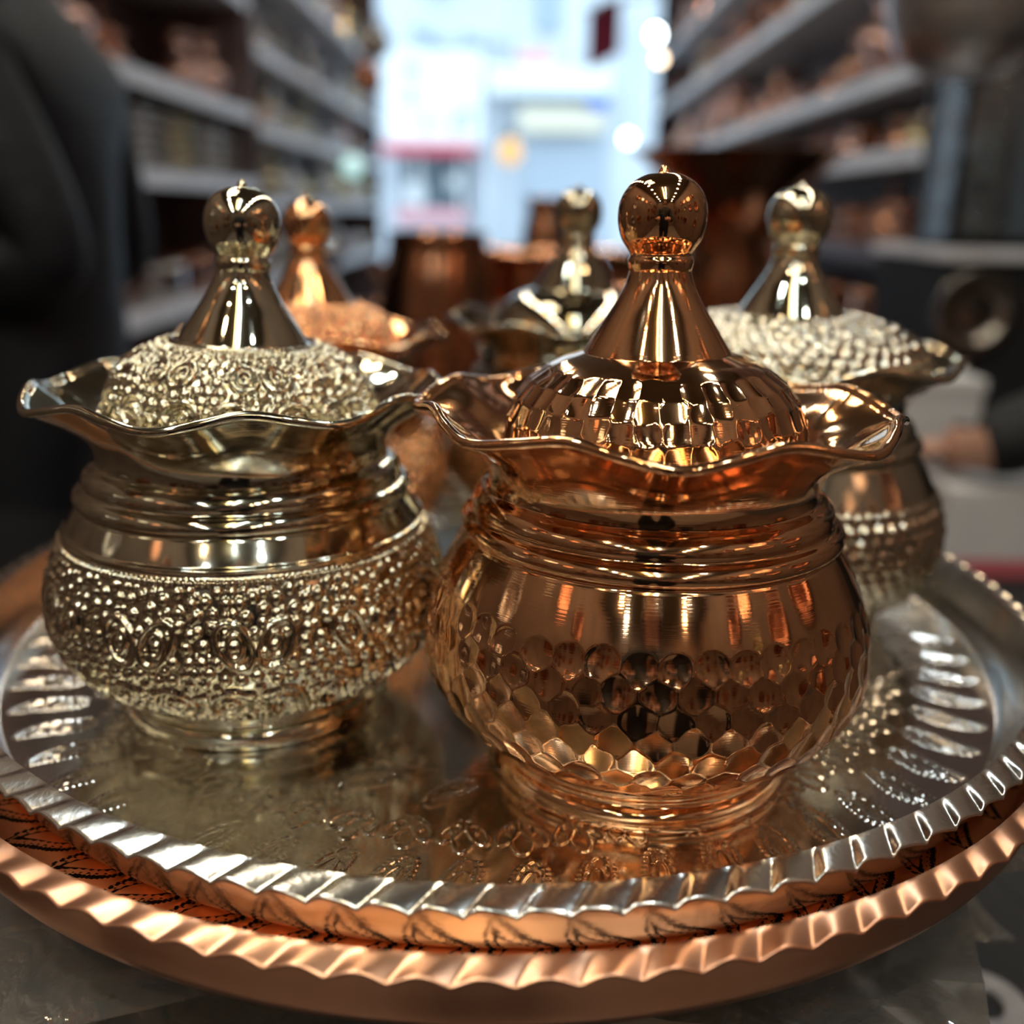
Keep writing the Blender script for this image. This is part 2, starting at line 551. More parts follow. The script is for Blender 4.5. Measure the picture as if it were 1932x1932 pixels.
def crimp_rim(r0, z0, r1, z1, n, amp, skew, cols_per, rows, soft=False):
    """pleated flange from (r0,z0) to (r1,z1); sharp low points at the outer edge"""
    m = n * cols_per
    ang = ring_angles(m)
    w = np.linspace(0, 1, rows)[:, None]
    ph = (ang[None] * n / (2 * PI) + skew * w) % 1.0
    jit = 1 + 0.25 * np.sin(ang[None] * 7.3) * 0.5
    saw = np.where(ph < 0.30, np.sin(ph / 0.30 * PI / 2), np.cos((ph - 0.30) / 0.70 * PI / 2) ** 0.8)   # quick rise, long flat fall to a pointed tip
    if soft:
        saw = 0.75 * np.sin(PI * ph) + 0.25 * np.sin(PI * ph) ** 2
    saw = saw - 0.62
    ww = 0.30 + 0.70 * w
    R = r0 + (r1 - r0) * w + 0.0008 * w * (-saw)
    Z = z0 + (z1 - z0) * w + amp * ww * saw * jit * np.clip(w * 8, 0, 1)
    return R, Z, ang

def make_tray(name, x, y, z, RF, wall_h, r_in, r_out, rim_dz, n_crimp, amp, mat_floor, mat_wall, field, r_start, rows, front_cols, back_cols, cells, attr_only=False, inset=0.0060, under=-0.0018):
    t = empty(name, (x, y, z))
    # decorated outer part of the floor (fine grid, finer towards the front)
    per = 2 * PI / cells
    angs = []
    for c in range(cells):
        mid = (c + 0.5) * per
        n = front_cols if (mid < PI * 0.5 or mid > PI * 1.5) else back_cols
        angs.append(c * per + per * np.arange(n) / n)
    angs = np.concatenate(angs)
    rr = np.linspace(r_start, RF, rows)
    S = ((angs % per) - per / 2)[None] * rr[:, None]
    T = np.repeat(rr[:, None], len(angs), 1)
    cell = np.floor(angs / per).astype(int)[None] * np.ones((rows, 1), int)
    H = field(S, T, per, cell)
    Z = np.zeros_like(T) + (0 if attr_only else H)
    V, Q = grid(T, Z, angs)
    hm = H.max() if H.max() > 0 else 1
    mk('tray_floor', V, Q[:, ::-1][:, [0, 1, 2, 3]], mat_floor, t, True, attr=H / hm)
    # plain middle of the floor
    V, Q = revolve([(0.0002, 0), (r_start * 0.5, 0), (r_start, 0)], ring_angles(96))
    mk('tray_centre', V, Q[:, ::-1], mat_floor, t, True, attr=np.zeros(len(V)))
    # wall, inner face then the pleated flange, its thickness and the outer face back down
    wall = np.vstack([spline([(RF, 0), (RF + 0.0016, 0.0006), (RF + 0.0035, wall_h * 0.35), (r_in - 0.0008, wall_h * 0.93), (r_in, wall_h)], 16)])
    V, Q = revolve(wall, ring_angles(240))
    mk('tray_wall', V, Q[:, ::-1], mat_wall, t, True)
    R, Zr, a = crimp_rim(r_in, wall_h, r_out, wall_h + rim_dz, n_crimp, amp, 0.3 if attr_only else 0.45, 20, 12, soft=attr_only)
    th = 0.0011
    R2 = np.vstack([R, R[-1:] + 0.0004, R[::-1]])
    Z2 = np.vstack([Zr, Zr[-1:] - th / 2, Zr[::-1] - th])
    V, Q = grid(R2, Z2, a)
    mk('tray_rim', V, Q[:, ::-1], mat_wall, t, True)
    outer = spline([(r_in, wall_h - th), (r_in - 0.0002, wall_h * 0.9 - th), (r_in - 0.0004 - inset * 0.35, wall_h * 0.3), (r_in - inset * 0.7, under + 0.002), (r_in - inset - 0.001, under)], 18)
    V, Q = revolve(outer, ring_angles(360))
    mk('tray_outer_wall', V, Q[:, ::-1], mat_wall, t, True)
    V, Q = revolve([(r_in - inset - 0.001, under), (RF * 0.5, under), (0.0002, under)], ring_angles(96))
    mk('tray_underside', V, Q[:, ::-1], mat_wall, t, True)
    return t

def silver_field(S, T, per, cell):
    h = 0.00042
    out = paisley(S, T, 0.0, 0.1880, 0.0265, 0.0120, 0.30, h, lw=0.0007)
    out = np.maximum(out, tulip(S, T, 0.0, 0.1640, 0.0140, h * 1.3, lw=0.0007))
    # sparser inner ring: one paisley for two cells
    even = (cell % 2 == 0)
    shift = np.where(even, S - per / 2 * T, S + per / 2 * T)
    out = np.maximum(out, paisley(shift, T, 0.0, 0.1405, 0.020, 0.011, 1.0, h))
    return -out * 0.3 + out * 1.0

silver = make_tray('round_serving_tray', SX, SY, Z0, 0.2045, 0.0224, 0.2150, 0.2235, -0.0014, 110, 0.0016,
                   M_silver, M_silverwall, silver_field, 0.128, 165, 54, 16, 60)
tag(silver, 'tinned silver round tray with pleated rim and stamped paisleys under the lidded bowls', 'tray')

def inked(S, T, cx, cy, L, W, ang):
    """printed paisley: black band with copper dots round a copper teardrop, ticks outside"""
    c, sn = math.cos(ang), math.sin(ang)
    x = (S - cx) * c + (T - cy) * sn
    y = -(S - cx) * sn + (T - cy) * c
    u = np.clip((y + L / 2) / L, 0, 1)
    bend = lambda uu: 1.3 * W * np.maximum(0, uu - 0.45) ** 2
    hwf = lambda uu: W / 2 * np.sqrt(np.maximum(0, uu)) * 1.55 * (1 - uu) ** 0.75
    xb = x - bend(u)
    hw = np.where((y > -L / 2) & (y < L / 2), hwf(u), -1)
    u2 = np.clip((y + L * 0.36) / (L * 0.66), 0, 1)
    hw2 = np.where((y > -L * 0.36) & (y < L * 0.30), hwf(u2) * 0.50, -1)
    a_out = np.clip((hw - np.abs(xb)) / 0.0005, 0, 1)
    a_in = np.clip((hw2 - np.abs(xb)) / 0.0005 + 0.5, 0, 1)
    ink = a_out * (1 - a_in)
    line = np.clip(1.4 - np.abs(hw - 0.0013 - np.abs(xb)) / 0.00035, 0, 1) * (hw > 0)
    ink = ink * (1 - line)
    for uu in np.linspace(0.10, 0.86, 9):
        by = -L / 2 + uu * L
        hh = float(hwf(np.array(uu))) * 0.74
        for sg in (-1, 1):
            d = np.hypot(x - float(bend(np.array(uu))) - sg * hh, y - by)
            ink = ink * np.clip((d - 0.0008) / 0.0004, 0, 1)
    for uu in np.linspace(0.01, 0.92, 17):
        by = -L / 2 + uu * L
        hh = float(hwf(np.array(uu))) + 0.0010
        for sg in (-1, 1):
            d = np.hypot(x - float(bend(np.array(uu))) - sg * hh, (y - by) * 1.5)
            ink = np.maximum(ink, np.clip((0.0012 - d) / 0.0004, 0, 1))
    return ink

def copper_field(S, T, per, cell):
    out = np.zeros_like(S)
    for k in (-1, 0, 1):
        out = np.maximum(out, inked(S + k * per * T, T, 0.0, 0.2045, 0.0245, 0.0150, 1.10))
        out = np.maximum(out, inked(S + (k + 0.5) * per * T, T, 0.0, 0.1860, 0.020, 0.0115, -0.9))
    return out
copper_tray = make_tray('round_serving_tray', CX, CY, Z0 - 0.0017, 0.2165, 0.0162, 0.2245, 0.2318, -0.0013, 100, 0.0016,
                        M_copink, M_coptray, copper_field, 0.165, 110, 40, 12, 60, attr_only=True, inset=0.0012, under=-0.0071)
tag(copper_tray, 'larger reddish copper tray with pleated rim and black paisley print beneath the silver tray', 'tray')

# ------------------------------------------------------------------ lidded bowls
FOOT = [(0.0455, 0.0), (0.0500, 0.0), (0.0512, 0.0014), (0.0510, 0.0040), (0.0497, 0.0066), (0.0480, 0.0080), (0.0478, 0.0094), (0.0484, 0.0108), (0.0476, 0.0128), (0.0462, 0.0138)]
BODY = [(0.0468, 0.0130), (0.0566, 0.0172), (0.0656, 0.0250), (0.0713, 0.0345), (0.0730, 0.0425), (0.0722, 0.0529), (0.0688, 0.0641), (0.0641, 0.0742), (0.0603, 0.0812)]
SHOULDER = [(0.0603, 0.0812), (0.0597, 0.0822), (0.0607, 0.0835), (0.0610, 0.0855), (0.0597, 0.0878), (0.0579, 0.0888), (0.0573, 0.0896), (0.0575, 0.0910), (0.0569, 0.0930), (0.0550, 0.0952), (0.0526, 0.0966), (0.0516, 0.0980)]
LIDDOME = [(0.0461, 0.1025), (0.0477, 0.1050), (0.0480, 0.1100), (0.0471, 0.1170), (0.0441, 0.1248), (0.0386, 0.1312), (0.0307, 0.1358), (0.0222, 0.1388)]
STEM = [(0.0225, 0.1369), (0.0228, 0.1383), (0.0222, 0.1395), (0.0210, 0.1415), (0.0172, 0.1475), (0.0132, 0.1537), (0.0103, 0.1595), (0.0091, 0.1641)]
KNOB = [(0.0090, 0.1620), (0.0097, 0.1642), (0.0099, 0.1662), (0.0092, 0.1678), (0.0100, 0.1692), (0.0121, 0.1726), (0.0133, 0.1786), (0.0124, 0.1842), (0.0094, 0.1884), (0.0048, 0.1908), (0.0019, 0.1911), (0.0017, 0.1918), (0.0009, 0.1930), (0.0001, 0.1935)]

def hammer_field(C, angs, n_around, rows, s0, s1, rho, depth, stagger=True, sign=-1, jit=0.0004, seed=1, ybias=1.0, tilt=0.0):
    rng = np.random.default_rng(seed)
    s = arclen(C)[:, None]
    r = C[:, :1]
    out = np.zeros((len(C), len(angs)))
    pitch = (s1 - s0) / rows
    per = 2 * PI / n_around
    J = rng.normal(0, jit, (rows, n_around, 2))
    D = 1 + 0.15 * rng.standard_normal((rows, n_around))
    TA = rng.normal(0, tilt, (rows, n_around, 2))
    for k in range(rows):
        sc = s0 + (k + 0.5) * pitch
        off = 0.5 * (k % 2) if stagger else 0.0
        rowsel = np.where(np.abs(s[:, 0] - sc) < rho * 1.5)[0]
        if len(rowsel) == 0: continue
        base = np.floor(angs / per - off + 0.5).astype(int)
        for dn in (-1, 0, 1):
            idx = (base + dn) % n_around
            ca = (base + dn + off) * per
            dx = (angs - ca)[None] * r[rowsel] - J[k, idx, 0][None]
            dy = (s[rowsel] - sc - J[k, idx, 1][None]) * ybias
            q = np.maximum(0, 1 - (dx ** 2 + dy ** 2) / rho ** 2)
            h = depth * D[k, idx][None] * q + np.minimum(1, 4 * q) * (TA[k, idx, 0][None] * dx + TA[k, idx, 1][None] * dy)
            out[rowsel] = np.maximum(out[rowsel], h)
    return sign * out

def emboss_cell(w, h, seed, dome=False):
    """list of raised motifs in one repeat of the ornament (s across, t along the profile)"""
    rng = np.random.default_rng(seed)
    prim = []
    B = lambda x, y, r, hh=1.0: prim.append(('b', x, y, r, hh))
    E_ = lambda x, y, a, b, an, wd, hh=1.0, lo=None, hi=None: prim.append(('e', x, y, a, b, an, wd, hh, lo, hi))
    # lower palmette: two leaning almonds with a boss pair and a V below
    c = h * 0.30
    for sg in (-1, 1):
        E_(sg * w * 0.25, c, w * 0.175, h * 0.115, sg * 0.55, 0.0011)
        E_(sg * w * 0.26, c, w * 0.085, h * 0.050, sg * 0.55, 0.0009)
        B(sg * w * 0.072, c + h * 0.075, 0.0026, 1.05)
        E_(sg * w * 0.050, c - h * 0.135, 0.0030, 0.0058, -sg * 0.35, 0.0009)
        # upper curls over the palmette
        E_(sg * w * 0.17, h * 0.66, w * 0.135, h * 0.125, -sg * 0.5, 0.0011, 1.0)
        E_(sg * w * 0.17, h * 0.66, w * 0.060, h * 0.058, 0, 0.0009, 0.9)
    for k in range(6):
        a = k * PI / 3
        B(w * 0.5 + 0.0042 * math.cos(a), h * 0.52 + 0.0042 * math.sin(a), 0.0021, 0.95)
        B(-w * 0.5 + 0.0042 * math.cos(a), h * 0.52 + 0.0042 * math.sin(a), 0.0021, 0.95)
    B(w * 0.5, h * 0.52, 0.0024, 1.05); B(-w * 0.5, h * 0.52, 0.0024, 1.05)
    B(w * 0.5 - 0.0024, h * 0.16, 0.0019); B(w * 0.5 + 0.0024, h * 0.16, 0.0019)
    B(-w * 0.5 - 0.0024, h * 0.16, 0.0019); B(-w * 0.5 + 0.0024, h * 0.16, 0.0019)
    B(0, h * 0.50, 0.0021, 1.05); B(0, h * 0.72, 0.0017)
    B(w * 0.36, h * 0.76, 0.0019); B(-w * 0.36, h * 0.76, 0.0019)
    # filler beads
    pts = []
    for it in range(3200):
        x, y = rng.uniform(-w / 2, w / 2), rng.uniform(h * 0.03, h * 0.93)
        r = (0.0021, 0.0017, 0.0013, 0.0010)[it // 800]
        ok = all(math.hypot(x - q[0], y - q[1]) > (r + q[2]) * 1.0 for q in pts)
        for p in prim:
            if p[0] == 'b' and math.hypot(x - p[1], y - p[2]) < p[3] + r: ok = False
            if p[0] == 'e':
                cc, ss = math.cos(p[5]), math.sin(p[5])
                X = (x - p[1]) * cc + (y - p[2]) * ss; Y = -(x - p[1]) * ss + (y - p[2]) * cc
                e = math.hypot(X / p[3], Y / p[4])
                if abs(e - 1) * math.sqrt(p[3] * p[4]) < p[6] + r * 0.8: ok = False
        if ok: pts.append((x, y, r))
    for (x, y, r) in pts: B(x, y, r, 0.40 + 260 * r)
    return prim

def emboss_field(C, angs, units, s0, s1, amp, seed, bead=0.0021):
    s = arclen(C)
    h = s1 - s0
    rref = 0.073 if C[:, 0].max() > 0.06 else 0.046
    w = 2 * PI * rref / units
    prim = emboss_cell(w, h, seed)
    per = 2 * PI / units
    cols = int(round(len(angs) / units))
    la = np.arange(cols) * per / cols - per / 2
    S = np.repeat((la * rref)[None], len(C), 0)
    T = np.repeat((s - s0)[:, None], cols, 1)
    out = np.zeros_like(S)
    for p in prim:
        for sh in (-w, 0, w):
            if p[0] == 'b':
                if abs(p[1] + sh) > w / 2 + p[3]: continue
                out = np.maximum(out, boss(S, T, p[1] + sh, p[2], p[3], amp * p[4]))
            else:
                if abs(p[1] + sh) > w / 2 + p[3] + p[6]: continue
                out = np.maximum(out, ering(S, T, p[1] + sh, p[2], p[3], p[4], p[5], p[6], amp * p[7]))
    # beaded rows and plain cords along both edges
    nb = max(1, int(round(w / bead)))
    for (tt, rr) in ((h * 0.965, 0.0011), (0.035 * h, 0.0010)):
        for k in range(nb + 1):
            out = np.maximum(out, boss(S, T, -w / 2 + k * w / nb, tt, rr, amp * 0.9))
    for tt in (h * 1.02, -0.02 * h):
        out = np.maximum(out, amp * 0.8 * np.sqrt(np.maximum(0, 1 - ((T - tt) / 0.0009) ** 2)))
    full = np.tile(out, (1, units))
    mask = (s > s0 - 0.0016) & (s < s1 + 0.0022)
    return np.where(mask[:, None], full, 0), mask

def rim_mesh(phase, nlobe=8, rs=1.0):
    """flared mouth with a fluted, rolled lip; phase = azimuth of a crest"""
    outer = spline([(0.0524, 0.0938), (0.0522, 0.0955), (0.0530, 0.0990), (0.0566, 0.1050), (0.0630, 0.1105), (0.0700, 0.1150), (0.0738, 0.1172)], 34)
    lip = np.array([(0.0738 + 0.0016 * math.cos(a), 0.1185 + 0.0016 * math.sin(a)) for a in np.linspace(-1.2, 2.9, 11)])
    inner = spline([(0.0722, 0.1186), (0.0695, 0.1166), (0.0625, 0.1122), (0.0560, 0.1068), (0.0520, 0.1015), (0.0500, 0.0985), (0.0492, 0.0940)], 24)
    C = np.vstack([outer, lip, inner])
    C[:, 1] += 0.0035
    C[:, 0] = 0.0515 + (C[:, 0] - 0.0515) * rs
    angs = ring_angles(320)
    w = np.clip((C[:, 1] - 0.1015) / 0.0195, 0, 1) ** 1.6
    wave = np.cos(nlobe * (angs - phase))
    wave = 0.72 * wave + 0.28 * np.sign(wave) * wave ** 2 + 0.06 * np.sin(3 * angs + phase)
    R = C[:, :1] - 0.0018 * w[:, None] * wave[None]
    Z = C[:, 1:] + 0.0022 * w[:, None] * wave[None]
    V, Q = grid(R, Z, angs)
    return V, Q

MESHCACHE = {}
def bowl(label, X, Y, style, crest, scale=1.0, rs=1.0, lean=0.0, z=Z0, rot=0.0, group=None):
    e = empty('lidded_sugar_bowl', (X, Y, z), rot)
    e.scale = (scale, scale, scale)
    tag(e, label, 'lidded bowl', group)
    cop = style in ('hammered', 'embossed_copper')
    ms = M_cop if cop else (M_darkbrass if style == 'smooth' else M_brass)
    mkn = M_copknob if cop else (M_darkbrass if style == 'smooth' else M_brassknob)
    # foot ring
    lathe_obj('foot', FOOT, ms, e, 160, 40)
    # body
    C = spline(BODY, {'hammered': 170, 'embossed': 150, 'embossed_copper': 150, 'pebbled': 110, 'smooth': 40}[style])
    s = arclen(C)
    key = 'embossed' if style.startswith('embossed') else style
    if key + 'body' in MESHCACHE:
        me, dm = MESHCACHE[key + 'body']
        b = bpy.data.objects.new('body', me.copy()); COL.objects.link(b); b.parent = e
        b.data.materials[0] = M_coprel
    else:
        if key == 'hammered':
            angs = ring_angles(44 * 26)
            H = hammer_field(C, angs, 44, 9, 0.004, s[-1] * 0.80, 0.0054, 0.00078, seed=3, tilt=0.045)
            V, Q = revolve(C, angs, H)
            b = mk('body', V, Q, M_cophammer, e)
        elif key == 'embossed':
            angs = ring_angles(12 * 96)
            H, msk = emboss_field(C, angs, 12, 0.006, s[-1] * 0.87, 0.0016, 4)
            att = np.where(msk[:, None], H / 0.0016, 1.0)
            V, Q = revolve(C, angs, H)
            b = mk('body', V, Q, M_brassrel, e, attr=att)
        elif key == 'pebbled':
            angs = ring_angles(64 * 12)
            H = hammer_field(C, angs, 64, 11, 0.004, s[-1] * 0.74, 0.0040, 0.0019, sign=1, seed=6)
            H2 = hammer_field(C, angs, 96, 1, s[-1] * 0.76, s[-1] * 0.80, 0.0022, 0.0011, sign=1, seed=7)
            H = np.maximum(H, H2)
            zone = (s < s[-1] * 0.81)[:, None]
            V, Q = revolve(C, angs, H)
            b = mk('body', V, Q, M_pebrel, e, attr=np.where(zone, H / 0.0019, 1.0))
        else:
            V, Q = revolve(C, ring_angles(128))
            b = mk('body', V, Q, ms, e)
        MESHCACHE[key + 'body'] = (b.data, None)
    lathe_obj('shoulder_ring', SHOULDER, ms, e, 200, 70)
    V, Q = rim_mesh(crest, rs=rs)
    mk('fluted_rim', V, Q, ms, e)
    # lid: dome, stem and knob
    dome = LIDDOME if style != 'pebbled' else [(0.0222 + (r_ - 0.0222) * 1.45, 0.1388 - (0.1388 - z_) * 0.80) for r_, z_ in LIDDOME]
    C = spline(dome, {'hammered': 90, 'embossed': 100, 'embossed_copper': 100, 'pebbled': 80, 'smooth': 40}[style])
    s = arclen(C)
    if key + 'lid' in MESHCACHE:
        l = bpy.data.objects.new('lid', MESHCACHE[key + 'lid'].copy()); COL.objects.link(l); l.parent = e
        l.data.materials[0] = M_coprel
    else:
        if key == 'hammered':
            angs = ring_angles(38 * 26)
            H = hammer_field(C, angs, 38, 5, 0.004, s[-1] * 0.74, 0.0045, 0.00060, stagger=False, seed=8, tilt=0.03)
            V, Q = revolve(C, angs, H)
            l = mk('lid', V, Q, M_cophammer, e)
        elif key == 'embossed':
            angs = ring_angles(8 * 120)
            H, msk = emboss_field(C, angs, 8, 0.003, s[-1] * 0.92, 0.0016, 9)
            # ornament narrows towards the stem
            V, Q = revolve(C, angs, H)
            l = mk('lid', V, Q, M_brassrel, e, attr=np.where(msk[:, None], H / 0.0016, 1.0))
        elif key == 'pebbled':
            angs = ring_angles(52 * 14)
            H = hammer_field(C, angs, 52, 9, 0.002, s[-1] * 0.93, 0.0036, 0.0019, sign=1, seed=10)
            V, Q = revolve(C, angs, H)
            l = mk('lid', V, Q, M_pebrel, e, attr=H / 0.0019)
        else:
            V, Q = revolve(C, ring_angles(128))
            l = mk('lid', V, Q, ms, e)
        MESHCACHE[key + 'lid'] = l.data
    if lean:      # lid not seated quite straight
        l.matrix_local = Matrix.Translation((0, 0, 0.103)) @ Matrix.Rotation(lean, 4, 'Y') @ Matrix.Translation((0, 0, -0.103))
    lathe_obj('stem', STEM, mkn if not cop else M_cop, l, 128, 60)
    lathe_obj('knob', KNOB, mkn, l, 96, 110)
    return e

def facing(X, Y):
    return math.atan2(-X, Y)     # azimuth (from -y towards +x) that looks at the camera

PA, PB, PC, PD, PE = (-0.0970, 0.355), (0.0445, 0.313), (-0.1070, 0.532), (0.033, 0.572), (0.1200, 0.447)
bowl('shiny hammered copper lidded bowl with honeycomb dimples and fluted rim', *PB, 'hammered', facing(*PB) + math.radians(-17.4), lean=-0.017)
bowl('pale brass lidded bowl with dark embossed floral band', *PA, 'embossed', facing(*PA) + math.radians(0.6), scale=0.972, rs=0.93, lean=0.05)
bowl('embossed copper lidded bowl behind the pale brass embossed bowl', *PC, 'embossed_copper', facing(*PC) + math.radians(12), scale=0.957, rs=0.88)
bowl('smooth domed dark brass lidded bowl behind the hammered copper bowl', *PD, 'smooth', facing(*PD) + math.radians(20), rs=0.85)
bowl('pale brass lidded bowl covered in pebbled bumps beside the hammered copper bowl', *PE, 'pebbled', facing(*PE) + math.radians(30), scale=1.0)

# ------------------------------------------------------------------ bagged packs that carry the trays
def film_sheet(name, parent, w, d, z, ang, cx, cy, rise, seed, nx=20):
    """crumpled clear bag: two thin layers joined round the edge, corners lifting or drooping"""
    rng = np.random.default_rng(seed)
    u = np.linspace(-1, 1, nx)
    U, W = np.meshgrid(u, u, indexing='ij')
    c, s = math.cos(ang), math.sin(ang)
    rad = np.sqrt(U ** 2 + W ** 2)
    wob = 0.004 * np.sin(5 * U + seed) * np.cos(4 * W + 2 * seed) + rng.normal(0, 0.0012, U.shape)
    edge = np.maximum(np.abs(U), np.abs(W))
    Zt = z + 0.002 + rise * np.maximum(0, rad - 0.85) ** 1.5 + wob * np.clip((edge - 0.7) / 0.3, 0, 1)
    Zb = Zt - 0.003 * (1 - edge ** 4) - 0.0004
    X = U * w / 2; Y = W * d / 2
    P = []
    for Z in (Zt, Zb):
        P.append(np.stack([cx + X * c - Y * s, cy + X * s + Y * c, Z], -1).reshape(-1, 3))
    i = np.arange(nx - 1)[:, None]; j = np.arange(nx - 1)[None]
    Q = np.stack([i * nx + j, (i + 1) * nx + j, (i + 1) * nx + j + 1, i * nx + j + 1], -1).reshape(-1, 4)
    n2 = nx * nx
    return mk(name, np.vstack(P), np.vstack([Q, Q[:, ::-1] + n2]), M_film, parent, smooth=False)

pack_top = Z0 - 0.0017 - 0.0071
NP = 7
ph = (pack_top - TT) / NP
ords = ['lowest', 'second lowest', 'third lowest', 'middle', 'third highest', 'second highest', 'topmost']
for k in range(NP):
    z = TT + k * ph
    ang = [0.02, -0.05, 0.06, -0.03, 0.05, -0.06, 0.04][k]
    off = (-0.022 + 0.006 * (k % 2), 0.425)
    half = 0.108 + 0.003 * (k % 3)
    e = empty('bagged_pack', (off[0], off[1], z))
    tag(e, 'flat pack in a clear plastic bag under the trays, %s of the stack' % ords[k], 'package', 'bagged packs under the trays')
    b = MB().box(-half, half, -half * 1.1, half * 1.1, 0.0, ph, rot=(0, 0, ang), pivot=(0, 0, 0)).build('sleeve', M_bagfill, e, smooth=False)
    bv = b.modifiers.new('bevel', 'BEVEL'); bv.width = 0.004; bv.segments = 2
    film_sheet('bag', e, [0.25, 0.26, 0.28, 0.31, 0.345, 0.38, 0.40][k], [0.27, 0.27, 0.28, 0.29, 0.30, 0.32, 0.36][k], ph * 0.5, ang * 3 + [0, 0, .1, -.12, .15, -.1, .12][k], 0.015, 0, [-.02, -.03, .01, -.03, -.02, .01, -0.02][k], k + 1, nx=26)

# ---- black pouch with glitter applique
po = at_z(1850, 1895, TT + 0.03)
e = empty('fabric_pouch', (po.x, po.y, TT), 0.25)
tag(e, 'black fabric pouch with silver glitter ring and bar, lying by the tray stack', 'pouch')
b = box_obj('pouch_body', -0.085, 0.085, -0.10, 0.12, 0, 0.028, M_black, e)
bv = b.modifiers.new('bevel', 'BEVEL'); bv.width = 0.011; bv.segments = 4
rp = [(0.011, 0.028), (0.011, 0.0315), (0.023, 0.0315), (0.0235, 0.028)]
V, Q = revolve(rp, ring_angles(40))
mk('glitter_ring', V, Q[:, ::-1], M_glitter, e, smooth=False)
MB().box(-0.052, -0.040, -0.055, 0.06, 0.028, 0.0312, rot=(0, 0, 0.25)).build('glitter_bar', M_glitter, e, smooth=False)

# ---- cut crystal bowls at the other side
def crystal_bowl(x, y, r, h, label):
    e = empty('cut_crystal_bowl', (x, y, TT))
    tag(e, label, 'bowl')
    prof = spline([(r * 0.45, 0), (r * 0.5, 0.004), (r * 0.42, h * 0.12), (r * 0.75, h * 0.35), (r * 0.95, h * 0.75), (r, h), (r * 0.93, h), (r * 0.86, h * 0.7), (r * 0.6, h * 0.32), (0.002, h * 0.25)], 40)
    ang = ring_angles(48)
    H = 0.0022 * np.cos(16 * ang)[None] * np.sin(np.linspace(0, 14, 40))[:, None]
    V, Q = revolve(prof, ang, H)
    mk('bowl', V, Q, M_crystal, e, smooth=False)
    V, Q = revolve([(0.0005, 0.0002), (r * 0.45, 0)], ang)
    mk('base', V, Q[:, ::-1], M_crystal, e, smooth=False)
crystal_bowl(-0.300, 0.42, 0.055, 0.075, 'cut crystal bowl beside the bagged packs, lower one')
crystal_bowl(-0.330, 0.58, 0.060, 0.10, 'taller cut crystal bowl behind the lower crystal bowl')
crystal_bowl(-0.255, 0.300, 0.04, 0.06, 'small cut crystal bowl at the table edge')

# ---- white box with a pink band
e = empty('white_box', (0.60, 1.20, TT))
tag(e, 'white cardboard box with a pink band at its foot, under the resting hand', 'box')
box_obj('carton', -0.10, 0.095, -0.10, 0.12, 0.020, 0.105, M_white, e, 0.003)
box_obj('pink_band', -0.1015, 0.0965, -0.1015, 0.1215, 0.0, 0.0225, M_pink, e, 0.002)

# ------------------------------------------------------------------ racks of metalware
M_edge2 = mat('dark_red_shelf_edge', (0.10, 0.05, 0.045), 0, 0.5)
def rack(name, side, y0, y1, zs, label):
    """shelf fronts at x = +-1.0; side -1 left, +1 right"""
    e = empty(name, (side * 1.0, y0, 0))
    tag(e, label, 'shelf rack')
    L = y1 - y0
    x0, x1 = (0.0, XW - 1.0 - 0.002)
    sx = lambda a, b: (a, b) if side > 0 else (-b, -a)
    for yy in (0.0, L - 0.02):
        a, b = sx(0.012, x1)
        box_obj('side_panel', a, b, yy, yy + 0.02, 0, ZC - 0.25, M_rackpanel, e)
    a, b = sx(x1 - 0.012, x1)
    box_obj('back_panel', a, b, 0.02, L - 0.02, 0, ZC - 0.25, M_rackpanel, e)
    for z in zs:
        a, b = sx(0.006, x1 - 0.012)
        sh = box_obj('shelf', a, b, 0.0, L, z - 0.03, z, M_shelf, e)
        a, b = sx(-0.004, 0.006)
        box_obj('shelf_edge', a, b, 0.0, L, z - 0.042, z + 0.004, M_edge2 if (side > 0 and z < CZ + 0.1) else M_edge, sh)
    return e
C_ = CZ
Z_LN = [0.12, 0.50, C_ - 0.285, C_ + 0.085, C_ + 0.335, C_ + 0.72, C_ + 1.10]
Z_LF = [0.12, 0.50, C_ - 0.285, C_ + 0.02, C_ + 0.30, C_ + 0.58, C_ + 0.93]
Z_R = [0.12, 0.50, C_ - 0.34, C_ - 0.08, C_ + 0.17, C_ + 0.375, C_ + 0.717, C_ + 1.06]
Z_B = [0.12, 0.55, C_ - 0.20, C_ + 0.20, C_ + 0.62, C_ + 1.05]
rack('wall_rack', -1, 2.0, 4.05, Z_LN, 'white edged rack of metalware behind the person in the navy jacket')
rack('wall_rack', -1, 4.15, 7.75, Z_LF, 'tall rack of silver and copper ware along the wall to the doorway')
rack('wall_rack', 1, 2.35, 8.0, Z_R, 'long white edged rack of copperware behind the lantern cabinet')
# item prototypes -----------------------------------------------------------
MI_cop = mat('shelf_copper', (0.80, 0.40, 0.24), 1, 0.11, bump=(60, 0.2, 0.003))
MI_dcop = mat('shelf_dark_copper', (0.48, 0.21, 0.13), 1, 0.18, bump=(60, 0.3, 0.004))
MI_rose = mat('shelf_rose_copper', (0.80, 0.50, 0.42), 1, 0.22)
MI_brass = mat('shelf_brass', (0.72, 0.60, 0.36), 1, 0.18, bump=(60, 0.2, 0.004))
MI_tin = mat('shelf_tin', (0.66, 0.64, 0.64), 1, 0.2, bump=(60, 0.2, 0.004))
MI_smoke = mat('shelf_smoked_silver', (0.34, 0.31, 0.28), 1, 0.25, bump=(60, 0.3, 0.004))
MI_wood = mat('dark_wood_handle', (0.06, 0.03, 0.02), 0, 0.5)
ITEM_MATS = {'copper': MI_cop, 'dark copper': MI_dcop, 'rose copper': MI_rose, 'brass': MI_brass, 'tinned': MI_tin, 'smoky silver': MI_smoke}

